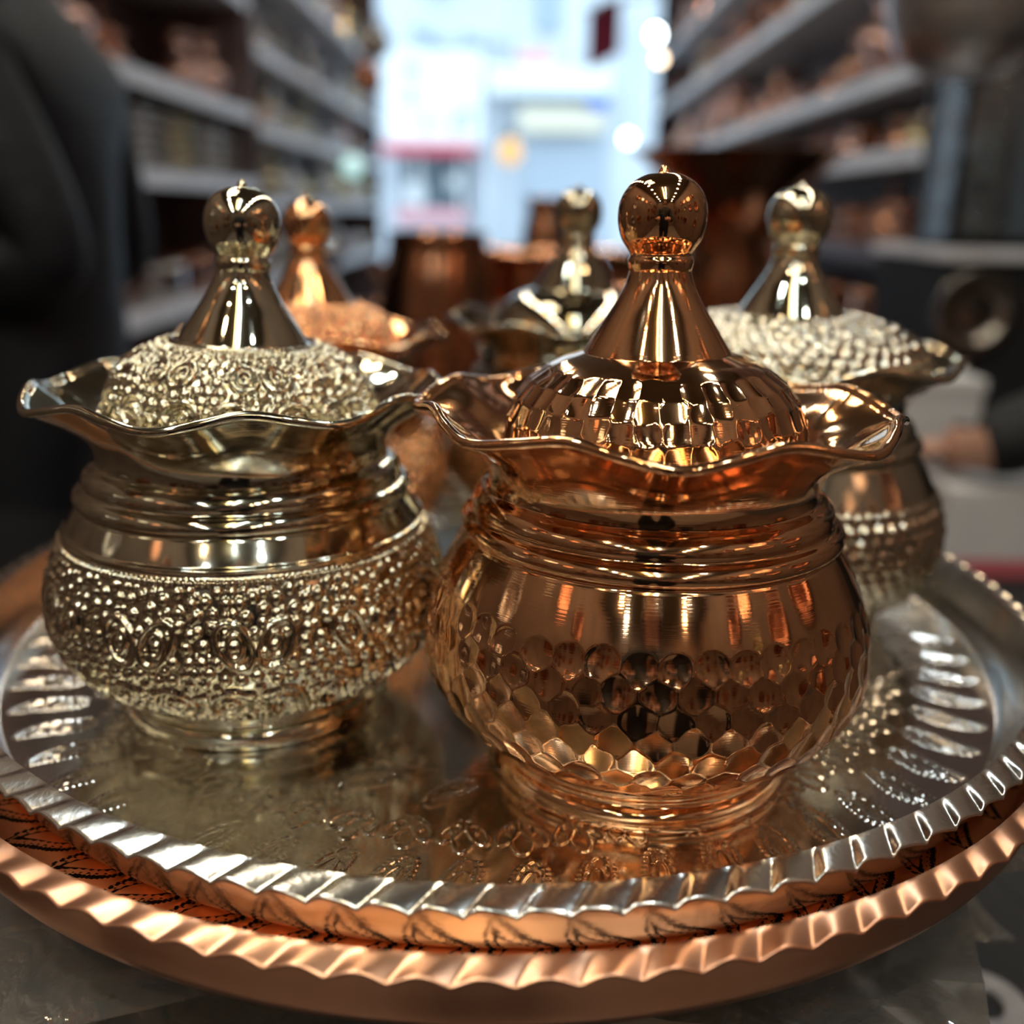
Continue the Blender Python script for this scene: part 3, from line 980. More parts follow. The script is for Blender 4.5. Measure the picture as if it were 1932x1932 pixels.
def arc_handle(x0, z0, x1, z1, bulge, r, n=9):
    t = np.linspace(0, PI, n)
    return [(x0 + (x1 - x0) * k / (n - 1) + bulge * math.sin(t[k]), 0, z0 + (z1 - z0) * k / (n - 1)) for k in range(n)]

def build_item(kind):
    """returns list of (part name, V, Q, own material or None), width"""
    P = []
    def L(nm, pts, seg=22, n=None, m=None):
        mb = MB().lathe(pts, seg, n); P.append((nm, mb.v[0], mb.q[0], m))
    def T(nm, path, r, m=None):
        mb = MB().tube(path, r, 6); P.append((nm, mb.v[0], mb.q[0], m))
    if kind == 'jug':
        L('body', [(0.0005, 0), (0.045, 0), (0.048, 0.006), (0.040, 0.016), (0.068, 0.06), (0.066, 0.10), (0.036, 0.145), (0.030, 0.17), (0.045, 0.205), (0.042, 0.204), (0.027, 0.17)])
        T('handle', arc_handle(0.060, 0.08, 0.036, 0.195, 0.045, 0.005), 0.0055)
        w = 0.15
    elif kind == 'coffee pot':
        L('body', [(0.0005, 0), (0.052, 0), (0.055, 0.008), (0.050, 0.045), (0.034, 0.075), (0.044, 0.10), (0.041, 0.099), (0.031, 0.075)])
        T('handle', [(0.03, 0, 0.085), (0.09, 0, 0.105), (0.15, 0, 0.12)], 0.0065, MI_wood)
        w = 0.225
    elif kind == 'bowl':
        L('body', [(0.0005, 0), (0.035, 0), (0.038, 0.008), (0.060, 0.03), (0.085, 0.075), (0.082, 0.074), (0.056, 0.03), (0.0005, 0.012)])
        w = 0.18
    elif kind == 'lidded bowl':
        L('body', [(0.0005, 0), (0.038, 0), (0.040, 0.008), (0.060, 0.03), (0.058, 0.055), (0.043, 0.072), (0.062, 0.095), (0.044, 0.088)])
        L('lid', [(0.042, 0.085), (0.038, 0.105), (0.018, 0.115), (0.008, 0.135), (0.012, 0.148), (0.008, 0.158), (0.0005, 0.163)])
        w = 0.14
    elif kind == 'vase':
        L('body', [(0.0005, 0), (0.045, 0), (0.030, 0.02), (0.055, 0.09), (0.060, 0.14), (0.032, 0.21), (0.028, 0.235), (0.055, 0.275), (0.052, 0.274), (0.022, 0.235)])
        w = 0.14
    elif kind == 'mug':
        L('body', [(0.0005, 0), (0.040, 0), (0.042, 0.006), (0.040, 0.05), (0.044, 0.10), (0.041, 0.10), (0.037, 0.05), (0.0005, 0.008)])
        T('handle', arc_handle(0.041, 0.025, 0.042, 0.085, 0.03, 0.004), 0.0045)
        w = 0.12
    elif kind == 'cooking pot':
        L('body', [(0.0005, 0), (0.080, 0), (0.088, 0.01), (0.090, 0.09), (0.096, 0.098), (0.090, 0.098), (0.084, 0.02), (0.0005, 0.012)])
        for sg in (-1, 1):
            T('handle', [(sg * 0.088, -0.03, 0.075), (sg * 0.118, -0.022, 0.08), (sg * 0.122, 0.0, 0.08), (sg * 0.118, 0.022, 0.08), (sg * 0.088, 0.03, 0.075)], 0.005)
        w = 0.24
    elif kind == 'plate':
        mb = MB().lathe([(0.0005, 0.0), (0.07, 0.0), (0.085, 0.012), (0.115, 0.016), (0.115, 0.019), (0.084, 0.016), (0.069, 0.004), (0.0005, 0.004)], 30, 26)
        V = mb.v[0].copy()
        a = math.radians(78)                       # leaning against the back of the shelf
        V = np.c_[V[:, 0], V[:, 1] * math.cos(a) - V[:, 2] * math.sin(a), V[:, 1] * math.sin(a) + V[:, 2] * math.cos(a)]
        V[:, 2] -= V[:, 2].min()
        P.append(('dish', V, mb.q[0], None))
        w = 0.235
    elif kind == 'stacked bowl':
        L('body', [(0.0005, 0), (0.045, 0), (0.050, 0.006), (0.075, 0.028), (0.082, 0.042), (0.079, 0.042), (0.07, 0.028), (0.0005, 0.008)])
        w = 0.17
    return P, w
KW = {}
KXY = {}
KMESH = {}
for kind in ('jug', 'coffee pot', 'bowl', 'lidded bowl', 'vase', 'mug', 'cooking pot', 'plate', 'stacked bowl'):
    parts, w = build_item(kind)
    KW[kind] = w
    KXY[kind] = np.vstack([p_[1] for p_ in parts])[:, :2]
    for mn, mm in ITEM_MATS.items():
        lst = []
        for (nm, V, Q, own) in parts:
            o = mk(nm, V, Q, own or mm)
            lst.append((nm, o.data))
            bpy.data.objects.remove(o)
        KMESH[(kind, mn)] = lst

def item(kind, mn, loc, rz, sc, label, group):
    lst = KMESH[(kind, mn)]
    nm = kind.replace(' ', '_')
    if len(lst) == 1:
        o = bpy.data.objects.new(nm, lst[0][1]); COL.objects.link(o)
        o.location = loc; o.rotation_euler = (0, 0, rz); o.scale = (sc, sc, sc)
        root = o
    else:
        root = empty(nm, loc, rz); root.scale = (sc, sc, sc)
        for (pn, me) in lst:
            o = bpy.data.objects.new(pn, me); COL.objects.link(o); o.parent = root
    tag(root, label, {'stacked bowl': 'bowl', 'lidded bowl': 'lidded bowl', 'cooking pot': 'pot'}.get(kind, kind), group)
    return root

IH = {'jug': .205, 'coffee pot': .13, 'bowl': .075, 'lidded bowl': .163, 'vase': .275, 'mug': .10, 'cooking pot': .098, 'plate': .23, 'stacked bowl': .045}
LEVEL = ['bottom', 'knee-high', 'waist-high', 'chest-high', 'eye-level', 'head-high', 'high', 'topmost']
def fill(side, y0, y1, zs, zi, kinds, mats, place, gap=0.012, smin=1.0, smax=1.22, rng=random, skip=0.0):
    z = zs[zi]
    head = (zs[zi + 1] - 0.045 - z) if zi + 1 < len(zs) else 0.5
    y = y0 + 0.06
    while True:
        kind = rng.choice(kinds); mn = rng.choice(mats)
        sc = min(rng.uniform(smin, smax), head * 0.93 / IH[kind])
        rz = (-PI / 2 if side > 0 else PI / 2) if kind == 'plate' else rng.uniform(-0.5, 0.5) + PI / 2
        P = KXY[kind] * sc
        X = side * (P[:, 0] * math.cos(rz) - P[:, 1] * math.sin(rz)); Y = P[:, 0] * math.sin(rz) + P[:, 1] * math.cos(rz)
        w = Y.max() - Y.min()
        if y + w > y1 - 0.04: break
        lo, hi = 0.010 - X.min(), 0.350 - X.max()        # between the shelf edge and the back panel
        dx = hi if kind == 'plate' else min(max(rng.uniform(0.11, 0.17), lo), hi)
        lab = '%s %s on the %s shelf of the %s' % (mn, kind, LEVEL[zi], place)
        item(kind, mn, (side * (1.0 + dx), y - Y.min(), z), rz, sc, lab, lab.replace(' on the', 's on the', 1))
        y += w + gap * rng.uniform(0.3, 1.5)

WARM = ['copper', 'dark copper', 'dark copper', 'copper', 'brass', 'rose copper']
R1 = random.Random(21)
# right-hand copperware rack
for zi, ks in ((2, ['cooking pot', 'coffee pot', 'mug']), (3, ['coffee pot', 'mug', 'lidded bowl', 'bowl']), (4, ['mug', 'coffee pot', 'lidded bowl', 'bowl']),
               (5, ['jug', 'vase', 'lidded bowl', 'coffee pot']), (6, ['jug', 'vase', 'plate', 'lidded bowl']), (7, ['vase', 'jug', 'plate'])):
    fill(1, 2.35, 8.0, Z_R, zi, ks, WARM, 'long copperware rack', rng=R1)
# near left rack: stacks of smoky bowls in one bay, red copper above
for zi, ks, ms in ((4, ['cooking pot', 'jug', 'lidded bowl', 'plate'], ['rose copper', 'copper', 'dark copper', 'dark copper']),
                   (5, ['vase', 'jug', 'plate'], ['rose copper', 'copper', 'tinned'])):
    fill(-1, 2.0, 4.05, Z_LN, zi, ks, ms, 'rack behind the navy jacket', rng=R1)
fill(-1, 2.0, 4.05, Z_LN, 2, ['cooking pot', 'cooking pot', 'vase', 'jug'], ['copper', 'dark copper', 'copper', 'tinned'], 'rack behind the navy jacket', rng=R1)
fill(-1, 2.0, 4.05, Z_LN, 1, ['cooking pot', 'jug'], ['copper', 'dark copper', 'copper'], 'rack behind the navy jacket', rng=R1)
y = 2.13
col = 0
while y < 3.95:
    mn = ['smoky silver', 'tinned', 'smoky silver', 'brass'][col % 4]
    for k in range(5):
        lab = '%s bowl in a tall stack behind the navy jacket' % mn
        item('stacked bowl', mn, (-1.12, y, Z_LN[3] + k * 0.032), 0, 1.0, lab, '%s bowls in tall stacks' % mn)
    y += 0.178; col += 1
# far left rack
for zi, ks in ((2, ['cooking pot', 'bowl', 'jug']), (3, ['lidded bowl', 'jug', 'coffee pot']), (4, ['lidded bowl', 'jug', 'vase', 'bowl']), (5, ['jug', 'plate', 'vase']), (6, ['vase', 'jug', 'plate'])):
    fill(-1, 4.15, 7.75, Z_LF, zi, ks, ['tinned', 'tinned', 'rose copper', 'smoky silver', 'brass'], 'rack beside the doorway', rng=R1, gap=0.05)
# big dishes hung on the bare walls of the closed end, mirrored in the bowls
dish = MB().lathe([(0.0005, 0.0), (0.10, 0.0), (0.12, 0.012), (0.17, 0.018), (0.172, 0.022), (0.12, 0.017), (0.099, 0.005), (0.0005, 0.005)], 36, 30)
DM = {}
for mn in ('copper', 'dark copper', 'brass', 'tinned'):
    o = mk('dish', dish.v[0], dish.q[0], ITEM_MATS[mn]); DM[mn] = o.data; bpy.data.objects.remove(o)
def hang_dish(x, y, z, rot, mn, sc, where):
    o = bpy.data.objects.new('hung_dish', DM[mn]); COL.objects.link(o)
    o.location = (x, y, z); o.rotation_euler = rot; o.scale = (sc, sc, sc)
    tag(o, 'round %s dish hung on %s' % (mn, where), 'dish', '%s dishes on %s' % (mn, where))
R3 = random.Random(9)
MN4 = ['copper', 'dark copper', 'brass', 'dark copper', 'copper', 'tinned']
for side, rot, where in ((-1, (0, PI / 2, 0), 'the wall beside the navy jacket'), (1, (0, -PI / 2, 0), 'the wall opposite the navy jacket')):
    for iy in range(7):
        for iz in range(3):
            if R3.random() < 0.2: continue
            hang_dish(side * (XW - 0.0005), -2.6 + iy * 0.47 + R3.uniform(-.04, .04), 1.05 + iz * 0.52 + R3.uniform(-.05, .05), rot, R3.choice(MN4), R3.uniform(0.75, 1.2), where)
for (x, z) in ((-0.95, 1.2), (-0.5, 1.75), (0.1, 1.3), (0.55, 1.85), (0.95, 1.35)):
    hang_dish(x, YB + 0.0005, z, (-PI / 2, 0, 0), R3.choice(MN4), 1.1, 'the closed end wall')

# ------------------------------------------------------------------ copperware on the table behind the trays
def big_vessel(name, label, cat, loc, pts, m, seg=48, handles=None):
    e = empty(name, loc); tag(e, label, cat)
    lathe_obj('body', pts, m, e, seg, 60)
    if handles:
        for h in handles:
            MB().tube(h, 0.007, 8).build('handle', m, e)
    return e
def top_of(px, py, Y):
    return at(px, py, Y)
MB_dc = mat('aged_copper', (0.50, 0.23, 0.13), 1, 0.13, bump=(40, 0.15, 0.004))
# tapered stock pot
p = at(826, 436, 1.55); h = p.z - TT
big_vessel('tapered_copper_pot', 'tall tapered aged copper pot standing on the table behind the dark brass bowl', 'pot', (p.x, 1.55, TT),
           [(0.0005, 0), (0.115, 0), (0.120, 0.02), (0.110, h * 0.4), (0.085, h * 0.8), (0.072, h * 0.97), (0.076, h), (0.070, h), (0.066, h * 0.95), (0.08, h * 0.75)], MB_dc,
           handles=[[(0.09, 0, h * .7), (0.135, 0, h * .68), (0.14, 0, h * .55), (0.10, 0, h * .5)], [(-0.09, 0, h * .7), (-0.135, 0, h * .68), (-0.14, 0, h * .55), (-0.10, 0, h * .5)]])
p = at(985, 470, 1.75); h = p.z - TT
big_vessel('wide_copper_pot', 'wide copper pot beside the tall tapered copper pot', 'pot', (p.x + 0.01, 1.75, TT),
           [(0.0005, 0), (0.10, 0), (0.108, 0.015), (0.112, h * 0.5), (0.106, h * 0.9), (0.114, h), (0.106, h), (0.10, h * 0.85)], MI_cop)
p = at(1030, 372, 2.25); h = p.z - TT
big_vessel('dark_copper_churn', 'dark copper churn standing behind the wide copper pot', 'churn', (p.x, 2.25, TT),
           [(0.0005, 0), (0.085, 0), (0.088, 0.02), (0.070, h * 0.5), (0.045, h * 0.85), (0.038, h * 0.95), (0.046, h), (0.040, h), (0.034, h * 0.93)], MB_dc)
# big flared urn
pu = at(1400, 285, 1.95); h = pu.z - TT
big_vessel('flared_copper_urn', 'big flared copper urn with wavy rim towering behind the pebbled brass bowl', 'urn', (at(1385, 400, 1.95).x, 1.95, TT),
           [(0.0005, 0), (0.10, 0), (0.105, 0.02), (0.075, 0.05), (0.105, h * 0.25), (0.098, h * 0.5), (0.085, h * 0.7), (0.110, h * 0.86), (0.175, h * 0.97), (0.205, h), (0.19, h * 0.985), (0.10, h * 0.84)], MB_dc)
# small pots between
R2 = random.Random(4)
for i, (px, Y, kind, mn, sc, near) in enumerate([(690, 1.12, 'lidded bowl', 'copper', 1.0, 'embossed copper bowl'), (900, 1.18, 'jug', 'copper', .9, 'smooth brass bowl'),
        (1120, 1.40, 'jug', 'dark copper', 1.05, 'wide copper pot'), (1300, 1.45, 'lidded bowl', 'copper', 1.1, 'flared urn'), (1520, 1.45, 'jug', 'copper', 1.1, 'white riser box'),
        (560, 1.28, 'jug', 'tinned', 1.2, 'navy jacket'), (600, 1.95, 'vase', 'tinned', 1.2, 'tapered copper pot'), (900, 2.12, 'jug', 'copper', 1.3, 'wide copper pot'),
        (740, 2.2, 'vase', 'copper', 1.05, 'tapered copper pot'), (1170, 2.05, 'vase', 'copper', 1.2, 'dark copper churn')]):
    q = at(px, 560, Y)
    item(kind, mn, (q.x, Y, TT), R2.uniform(0, 6), sc, '%s %s standing on the black table near the %s' % (mn, kind, near), 'loose metalware on the table')

e = empty('riser_box', (0.625, 1.56, TT))
tag(e, 'plain white riser box standing on the table beside the black cabinet', 'box')
box_obj('carton', -0.07, 0.07, -0.08, 0.10, 0, 0.165, M_white, e, 0.003)
box_obj('lid', -0.073, 0.073, -0.083, 0.103, 0.15, 0.172, M_white, e, 0.003)
# ------------------------------------------------------------------ black cabinet with lantern, plate and bowl
cy0, cy1 = 1.80, 2.15
pz = at(1830, 470, cy0).z
cab = empty('display_cabinet', (0.90, cy0, 0))
tag(cab, 'black cabinet with a grey ledge carrying the glass lantern', 'cabinet')
cl = at(1640, 480, cy0).x - 0.90
box_obj('carcass', -0.155, 0.30, 0.0, cy1 - cy0, 0, pz - 0.02, M_black, cab, 0.004)
box_obj('ledge', -0.165, 0.31, -0.012, cy1 - cy0 + 0.01, pz - 0.02, pz, M_edge, cab, 0.003)
pc = at(1845, 590, cy0 - 0.02)
mb = MB().lathe([(0.0005, 0.0), (0.045, 0.0), (0.055, 0.008), (0.073, 0.010), (0.073, 0.014), (0.054, 0.013), (0.044, 0.004), (0.0005, 0.004)], 40, 40)
V = mb.v[0]; V = np.c_[V[:, 0], -V[:, 2], V[:, 1]]
pl = mk('hung_plate', V, mb.q[0], MI_smoke, None, loc=(pc.x, cy0 - 0.001, pc.z))
tag(pl, 'round embossed smoky silver plate hung on the front of the black cabinet', 'plate')
# lantern
e = empty('glass_lantern', (at(1838, 460, 1.93).x, 1.93, pz))
tag(e, 'tall dark framed glass lantern standing on the cabinet ledge', 'lantern')
lh = at(1838, 110, 1.93).z - pz
lw = 0.078
box_obj('base', -lw - 0.008, lw + 0.008, -lw - 0.008, lw + 0.008, 0, 0.02, M_blackgloss, e, 0.002)
for sx_ in (-1, 1):
    for sy_ in (-1, 1):
        box_obj('post', sx_ * lw - 0.006, sx_ * lw + 0.006, sy_ * lw - 0.006, sy_ * lw + 0.006, 0.02, lh, M_blackgloss, e)
M_pane = film_mat('lantern_glass', (0.85, 0.9, 0.92), 0.22, 0.03, 0.03)
for k in range(4):
    mbp = MB().box(-lw + 0.006, lw - 0.006, -0.001, 0.001, 0.02, lh)
    o = mbp.build('pane', M_pane, e, smooth=False)
    o.location = (0, (-lw, 0, lw, 0)[k], 0) if k % 2 == 0 else ((lw, 0, -lw)[k - 1], 0, 0)
    o.rotation_euler = (0, 0, (k % 2) * PI / 2)
roof = MB().lathe([(lw + 0.03, lh), (lw + 0.03, lh + 0.006), (0.03, lh + 0.07), (0.012, lh + 0.085), (0.012, lh + 0.10), (0.0005, lh + 0.105)], 4, sp=False)
V = roof.v[0]; c, s_ = math.cos(PI / 4), math.sin(PI / 4)
V = np.c_[(V[:, 0] * c - V[:, 1] * s_) * 1.25, (V[:, 0] * s_ + V[:, 1] * c) * 1.25, V[:, 2]]
mk('roof', V, roof.q[0], M_blackgloss, e, smooth=False)
lathe_obj('candle_cup', [(0.0005, 0.02), (0.04, 0.02), (0.042, 0.03), (0.015, 0.04), (0.012, 0.09), (0.035, 0.12), (0.032, 0.12), (0.008, 0.10)], MI_tin, e, 24, 40)
lathe_obj('candle', [(0.018, 0.10), (0.018, 0.20), (0.016, 0.203), (0.0005, 0.203)], M_white, e, 20, 20)
# hanging silver bowl above the lantern
pb = at(1835, -40, 1.5)
e = empty('hanging_silver_bowl', (pb.x, 1.5, pb.z - 0.125))
tag(e, 'hammered silver bowl hanging on a chain above the lantern', 'bowl')
C = spline([(0.0005, 0.0), (0.05, 0.006), (0.088, 0.035), (0.105, 0.085), (0.110, 0.13), (0.118, 0.14), (0.112, 0.14), (0.10, 0.085), (0.085, 0.04), (0.05, 0.012), (0.0005, 0.006)], 70)
ang = ring_angles(240)
V, Q = revolve(C, ang, hammer_field(C, ang, 30, 7, 0.01, 0.16, 0.011, 0.0016, seed=4))
mk('bowl', V, Q, mat('satin_tin', (0.70, 0.70, 0.72), 1, 0.38), e)
for a in (0.3, 0.3 + 2 * PI / 3, 0.3 + 4 * PI / 3):
    MB().tube([(0.112 * math.cos(a), 0.112 * math.sin(a), 0.138), (0.06 * math.cos(a), 0.06 * math.sin(a), 0.30), (0, 0, 0.46)], 0.0025, 6).build('chain', MI_tin, e)
MB().tube([(0, 0, 0.46), (0, 0, 1.0), (0, 0, ZC - (pb.z - 0.125))], 0.0025, 6).build('chain', MI_tin, e)

# ------------------------------------------------------------------ hanging bulbs, amber lamp, hanging pots by the doorway
def bulb(px, py, Y, r, col, st, label, nm='pendant_bulb'):
    p = at(px, py, Y)
    e = empty(nm, tuple(p)); tag(e, label, 'lamp')
    em = mat('glow_' + nm + str(px), (1, 1, 1), 0, 0.5, emit=col, estr=st)
    lathe_obj('globe', [(0.0005, -r), (r * 0.7, -r * 0.72), (r, 0), (r * 0.75, r * 0.75), (r * 0.35, r * 1.15)], em, e, 20, 24)
    lathe_obj('cap', [(r * 0.38, r * 1.1), (r * 0.4, r * 1.6), (r * 0.2, r * 1.8)], M_blackgloss, e, 12, 8)
    MB().tube([(0, 0, r * 1.7), (0, 0, (ZC - p.z) / 2), (0, 0, ZC - p.z)], 0.003, 6).build('cord', M_blackgloss, e)
bulb(1237, 66, 5.2, 0.026, (0.85, 0.97, 1.0), 22, 'bright white pendant bulb over the long copperware rack')
bulb(1185, 262, 6.3, 0.03, (0.75, 0.95, 1.0), 9, 'small bluish pendant bulb hanging low near the doorway')
bulb(962, 288, 6.8, 0.075, (1.0, 0.52, 0.06), 1.05, 'amber glass pendant lamp hanging in the doorway', 'amber_pendant_lamp')
bulb(1245, 112, 5.0, 0.02, (1.0, 0.75, 0.5), 9, 'warm pendant bulb below the bright white one')
bulb(665, 315, 5.75, 0.054, (0.45, 0.85, 0.85), 1.0, 'teal glass pendant lamp at the end of the doorway rack', 'teal_pendant_lamp')

def hang_pot(px, py, Y, r, m, label):
    p = at(px, py, Y)
    e = empty('hanging_pot', tuple(p)); tag(e, label, 'pot')
    lathe_obj('body', [(0.0005, -r), (r * 0.6, -r * 0.85), (r, -r * 0.1), (r * 0.8, r * 0.5), (r * 0.55, r * 0.65), (r * 0.7, r * 0.9), (r * 0.6, r * 0.88), (r * 0.45, r * 0.6)], m, e, 28, 40)
    MB().tube([(-r * 0.65, 0, r * 0.85), (-r * 0.3, 0, r * 1.5), (0, 0, r * 1.7), (r * 0.3, 0, r * 1.5), (r * 0.65, 0, r * 0.85)], 0.006, 6).build('handle', m, e)
    MB().tube([(0, 0, r * 1.7), (0, 0, (ZC - p.z) * .6), (0, 0, ZC - p.z)], 0.004, 6).build('hook', M_blackgloss, e)
hang_pot(692, 148, 5.9, 0.09, MI_dcop, 'dark copper pot hanging at the end of the doorway rack')
hang_pot(706, 80, 6.35, 0.098, MI_smoke, 'smoky silver pot hanging beside the dark copper pot')

# ------------------------------------------------------------------ the street
M_pave = mat('street_paving', (0.42, 0.44, 0.47), 0, 0.8, noise=((0.34, 0.36, 0.38), 3, 0.4, 0.7))
M_fac = mat('pale_facade', (0.62, 0.66, 0.72), 0, 0.8, noise=((0.5, 0.54, 0.6), 1.2, 0.4, 0.7))
M_sign = mat('white_sign', (0.80, 0.84, 0.86), 0, 0.5)
M_shut = mat('grey_shutter', (0.40, 0.46, 0.54), 0, 0.5)
M_red = mat('red_awning', (0.55, 0.06, 0.10), 0, 0.6)
M_blue = mat('blue_panel', (0.06, 0.16, 0.60), 0, 0.5)
M_dark = mat('dark_shop_glass', (0.10, 0.14, 0.17), 0, 0.15)
M_letter = mat('grey_blue_lettering', (0.30, 0.38, 0.48), 0, 0.6)
M_pinks = mat('pink_sign', (0.75, 0.38, 0.42), 0, 0.6)
M_crim = mat('crimson_cloth', (0.35, 0.03, 0.08), 0, 0.7)
M_beige = mat('cream_fringe', (0.72, 0.66, 0.52), 0, 0.7)
tag(box_obj('floor_street', -14, 14, YF, 30, -0.12, -0.02, M_pave), kind='structure')
YS = 14.0
def panel(nm, px0, py0, px1, py1, Y, th, m, parent):
    a, b = at(px0, py1, Y), at(px1, py0, Y)
    return box_obj(nm, a.x, b.x, Y - th, Y, a.z, b.z, m, parent)
bd = empty('shop_building', (0, 0, 0))
tag(bd, 'pale shop building across the street with white signs and grey shutter', 'building')
a = at(560, 600, YS)
box_obj('wall', -9, 9, YS, YS + 3, -0.02, 7.5, M_fac, bd)
sg = panel('sign_board', 728, 100, 912, 272, YS - 0.25, 0.12, M_sign, bd)
for (x, y, w_, h_) in ((756, 122, 42, 12), (770, 160, 10, 40), (862, 205, 34, 9), (850, 222, 10, 26), (880, 226, 9, 22), (800, 215, 9, 30)):
    panel('sign_stroke', x, y, x + w_, y + h_, YS - 0.37, 0.03, M_letter, sg)
panel('awning_valance', 726, 276, 900, 292, YS - 0.3, 0.35, M_red, bd)
wn = panel('shop_window', 762, 296, 882, 420, YS - 0.02, 0.06, M_dark, bd)
panel('window_bar', 786, 296, 794, 420, YS - 0.08, 0.03, M_sign, wn)
panel('window_bar', 866, 296, 874, 420, YS - 0.08, 0.03, M_sign, wn)
panel('display_card', 766, 345, 800, 385, YS - 0.08, 0.02, M_sign, wn)
panel('display_card', 846, 330, 872, 355, YS - 0.08, 0.02, M_sign, wn)
panel('goods_shelf', 750, 395, 880, 420, YS - 0.08, 0.12, M_pinks, wn)
panel('sign_board', 922, 128, 1150, 178, YS - 0.25, 0.14, M_sign, bd)
panel('pink_sign', 978, 96, 1042, 132, YS - 0.3, 0.06, M_pinks, bd)
panel('dark_lintel', 978, 180, 1130, 202, YS - 0.1, 0.08, mat('grey_lintel', (0.28, 0.33, 0.36), 0, 0.7), bd)
panel('blue_panel', 1110, 176, 1150, 206, YS - 0.3, 0.05, M_blue, bd)
fr = panel('cream_fringe', 980, 204, 1140, 246, YS - 0.25, 0.06, M_beige, bd)
for k in range(16):
    panel('fringe_tab', 981 + k * 10, 246, 988 + k * 10, 253, YS - 0.25, 0.05, M_beige, fr)
st = panel('roller_shutter', 982, 250, 1145, 470, YS - 0.02, 0.04, M_shut, bd)
for k in range(17):
    panel('shutter_slat', 984, 256 + k * 12, 1143, 265 + k * 12, YS - 0.06, 0.025, M_shut, st)
panel('pilaster', 908, 178, 936, 480, YS - 0.05, 0.12, M_fac, bd)
panel('upper_window', 1010, -60, 1060, 60, YS - 0.02, 0.06, mat('dim_window', (0.32, 0.40, 0.46), 0, 0.3), bd)
panel('upper_window', 800, -80, 850, -20, YS - 0.02, 0.06, MATS['dim_window'], bd)
for (x, y, w_, h_) in ((780, 52, 16, 12), (792, 62, 26, 14), (818, 74, 22, 12), (868, 66, 22, 16), (896, 72, 16, 12), (926, 76, 22, 10)):
    panel('wall_lettering', x, y, x + w_, y + h_, YS - 0.02, 0.05, M_letter, bd)
# crimson banner
pbn = at(1137, 62, 8.205)
e = empty('banner', (pbn.x, 8.205, pbn.z)); tag(e, 'crimson banner hanging at the shop front on a white pole', 'banner')
g = np.linspace(0, 1, 9)
Vb = []
for i_ in range(9):
    for j_ in range(9):
        Vb.append((-0.11 + 0.24 * g[i_], 0.02 * math.sin(6 * g[i_]), 0.14 + 0.12 * g[i_] - 0.40 * g[j_]))
Vb2 = [(x, y + 0.006, z) for x, y, z in Vb]
Qb = [(i_ * 9 + j_, (i_ + 1) * 9 + j_, (i_ + 1) * 9 + j_ + 1, i_ * 9 + j_ + 1) for i_ in range(8) for j_ in range(8)]
mk('cloth', Vb + Vb2, Qb + [tuple(v + 81 for v in q[::-1]) for q in Qb], M_crim, e)
MB().tube([(-0.14, 0.003, 0.14), (0, 0.003, 0.205), (1.42 - pbn.x, 0.0, 0.34)], 0.012, 8).build('pole', M_lampw, e)

# ------------------------------------------------------------------ people
def skin_figure(nodes, edges, root, sub=2):
    """nodes: list of (pos, rx, ry). Returns an evaluated mesh"""
    me = bpy.data.meshes.new('tmp')
    me.from_pydata([n[0] for n in nodes], edges, [])
    ob = bpy.data.objects.new('tmp', me); COL.objects.link(ob)
    md = ob.modifiers.new('skin', 'SKIN')
    md.use_smooth_shade = True
    for i_, n in enumerate(nodes):
        sv = me.skin_vertices[0].data[i_]
        sv.radius = (n[1], n[2])
        sv.use_root = i_ in root
    sd = ob.modifiers.new('sub', 'SUBSURF'); sd.levels = sub; sd.render_levels = sub
    dg = bpy.context.evaluated_depsgraph_get()
    out = bpy.data.meshes.new_from_object(ob.evaluated_get(dg))
    bpy.data.objects.remove(ob)
    return out

def head_mesh(c, yaw):
    """ovoid head with jaw, brow, nose, ears; faces -y before yaw"""
    nu, nv = 40, 30
    V = []
    for j in range(nv + 1):
        ph_ = PI * j / nv
        for i_ in range(nu):
            th = 2 * PI * i_ / nu
            x, y, z = math.sin(ph_) * math.sin(th), -math.sin(ph_) * math.cos(th), math.cos(ph_)
            jaw = 1 - 0.28 * max(0, -z) ** 1.3
            X, Y, Z = 0.076 * x * jaw, 0.096 * y * (1 - 0.10 * max(0, -z)), 0.115 * z
            f = max(0, -y)
            nose = math.exp(-(X / 0.013) ** 2 - ((Z + 0.018) / 0.024) ** 2) * f
            Y -= 0.024 * nose
            eye = (math.exp(-((X - 0.031) / 0.015) ** 2 - ((Z - 0.005) / 0.012) ** 2) + math.exp(-((X + 0.031) / 0.015) ** 2 - ((Z - 0.005) / 0.012) ** 2)) * f
            Y += 0.008 * eye
            mouth = math.exp(-(X / 0.024) ** 2 - ((Z + 0.058) / 0.006) ** 2) * f
            Y -= 0.005 * math.exp(-(X / 0.024) ** 2 - ((Z + 0.058) / 0.014) ** 2) * f - 0.006 * mouth
            V.append((X, Y, Z))
    Q = [(j * nu + i_, (j + 1) * nu + i_, (j + 1) * nu + (i_ + 1) % nu, j * nu + (i_ + 1) % nu) for j in range(nv) for i_ in range(nu)]
    V = np.array(V); Q = np.array(Q)
    mb = MB(); mb.add(V, Q)
    for sg in (-1, 1):                              # ears
        E2 = MB().lathe([(0.0005, -0.006), (0.016, -0.004), (0.018, 0.003), (0.010, 0.006), (0.0005, 0.002)], 14, 12).v[0]
        q2 = MB().lathe([(0.0005, -0.006), (0.016, -0.004), (0.018, 0.003), (0.010, 0.006), (0.0005, 0.002)], 14, 12).q[0]
        E2 = np.c_[sg * (E2[:, 2] + 0.074), E2[:, 0] * 0.8 + 0.006, E2[:, 1] * 1.6 - 0.005]
        mb.add(E2, q2)
    V = np.vstack(mb.v); Q = np.vstack(mb.q)
    R = np.array(Matrix.Rotation(yaw, 3, 'Z'))
    return V @ R.T + np.array(c), Q

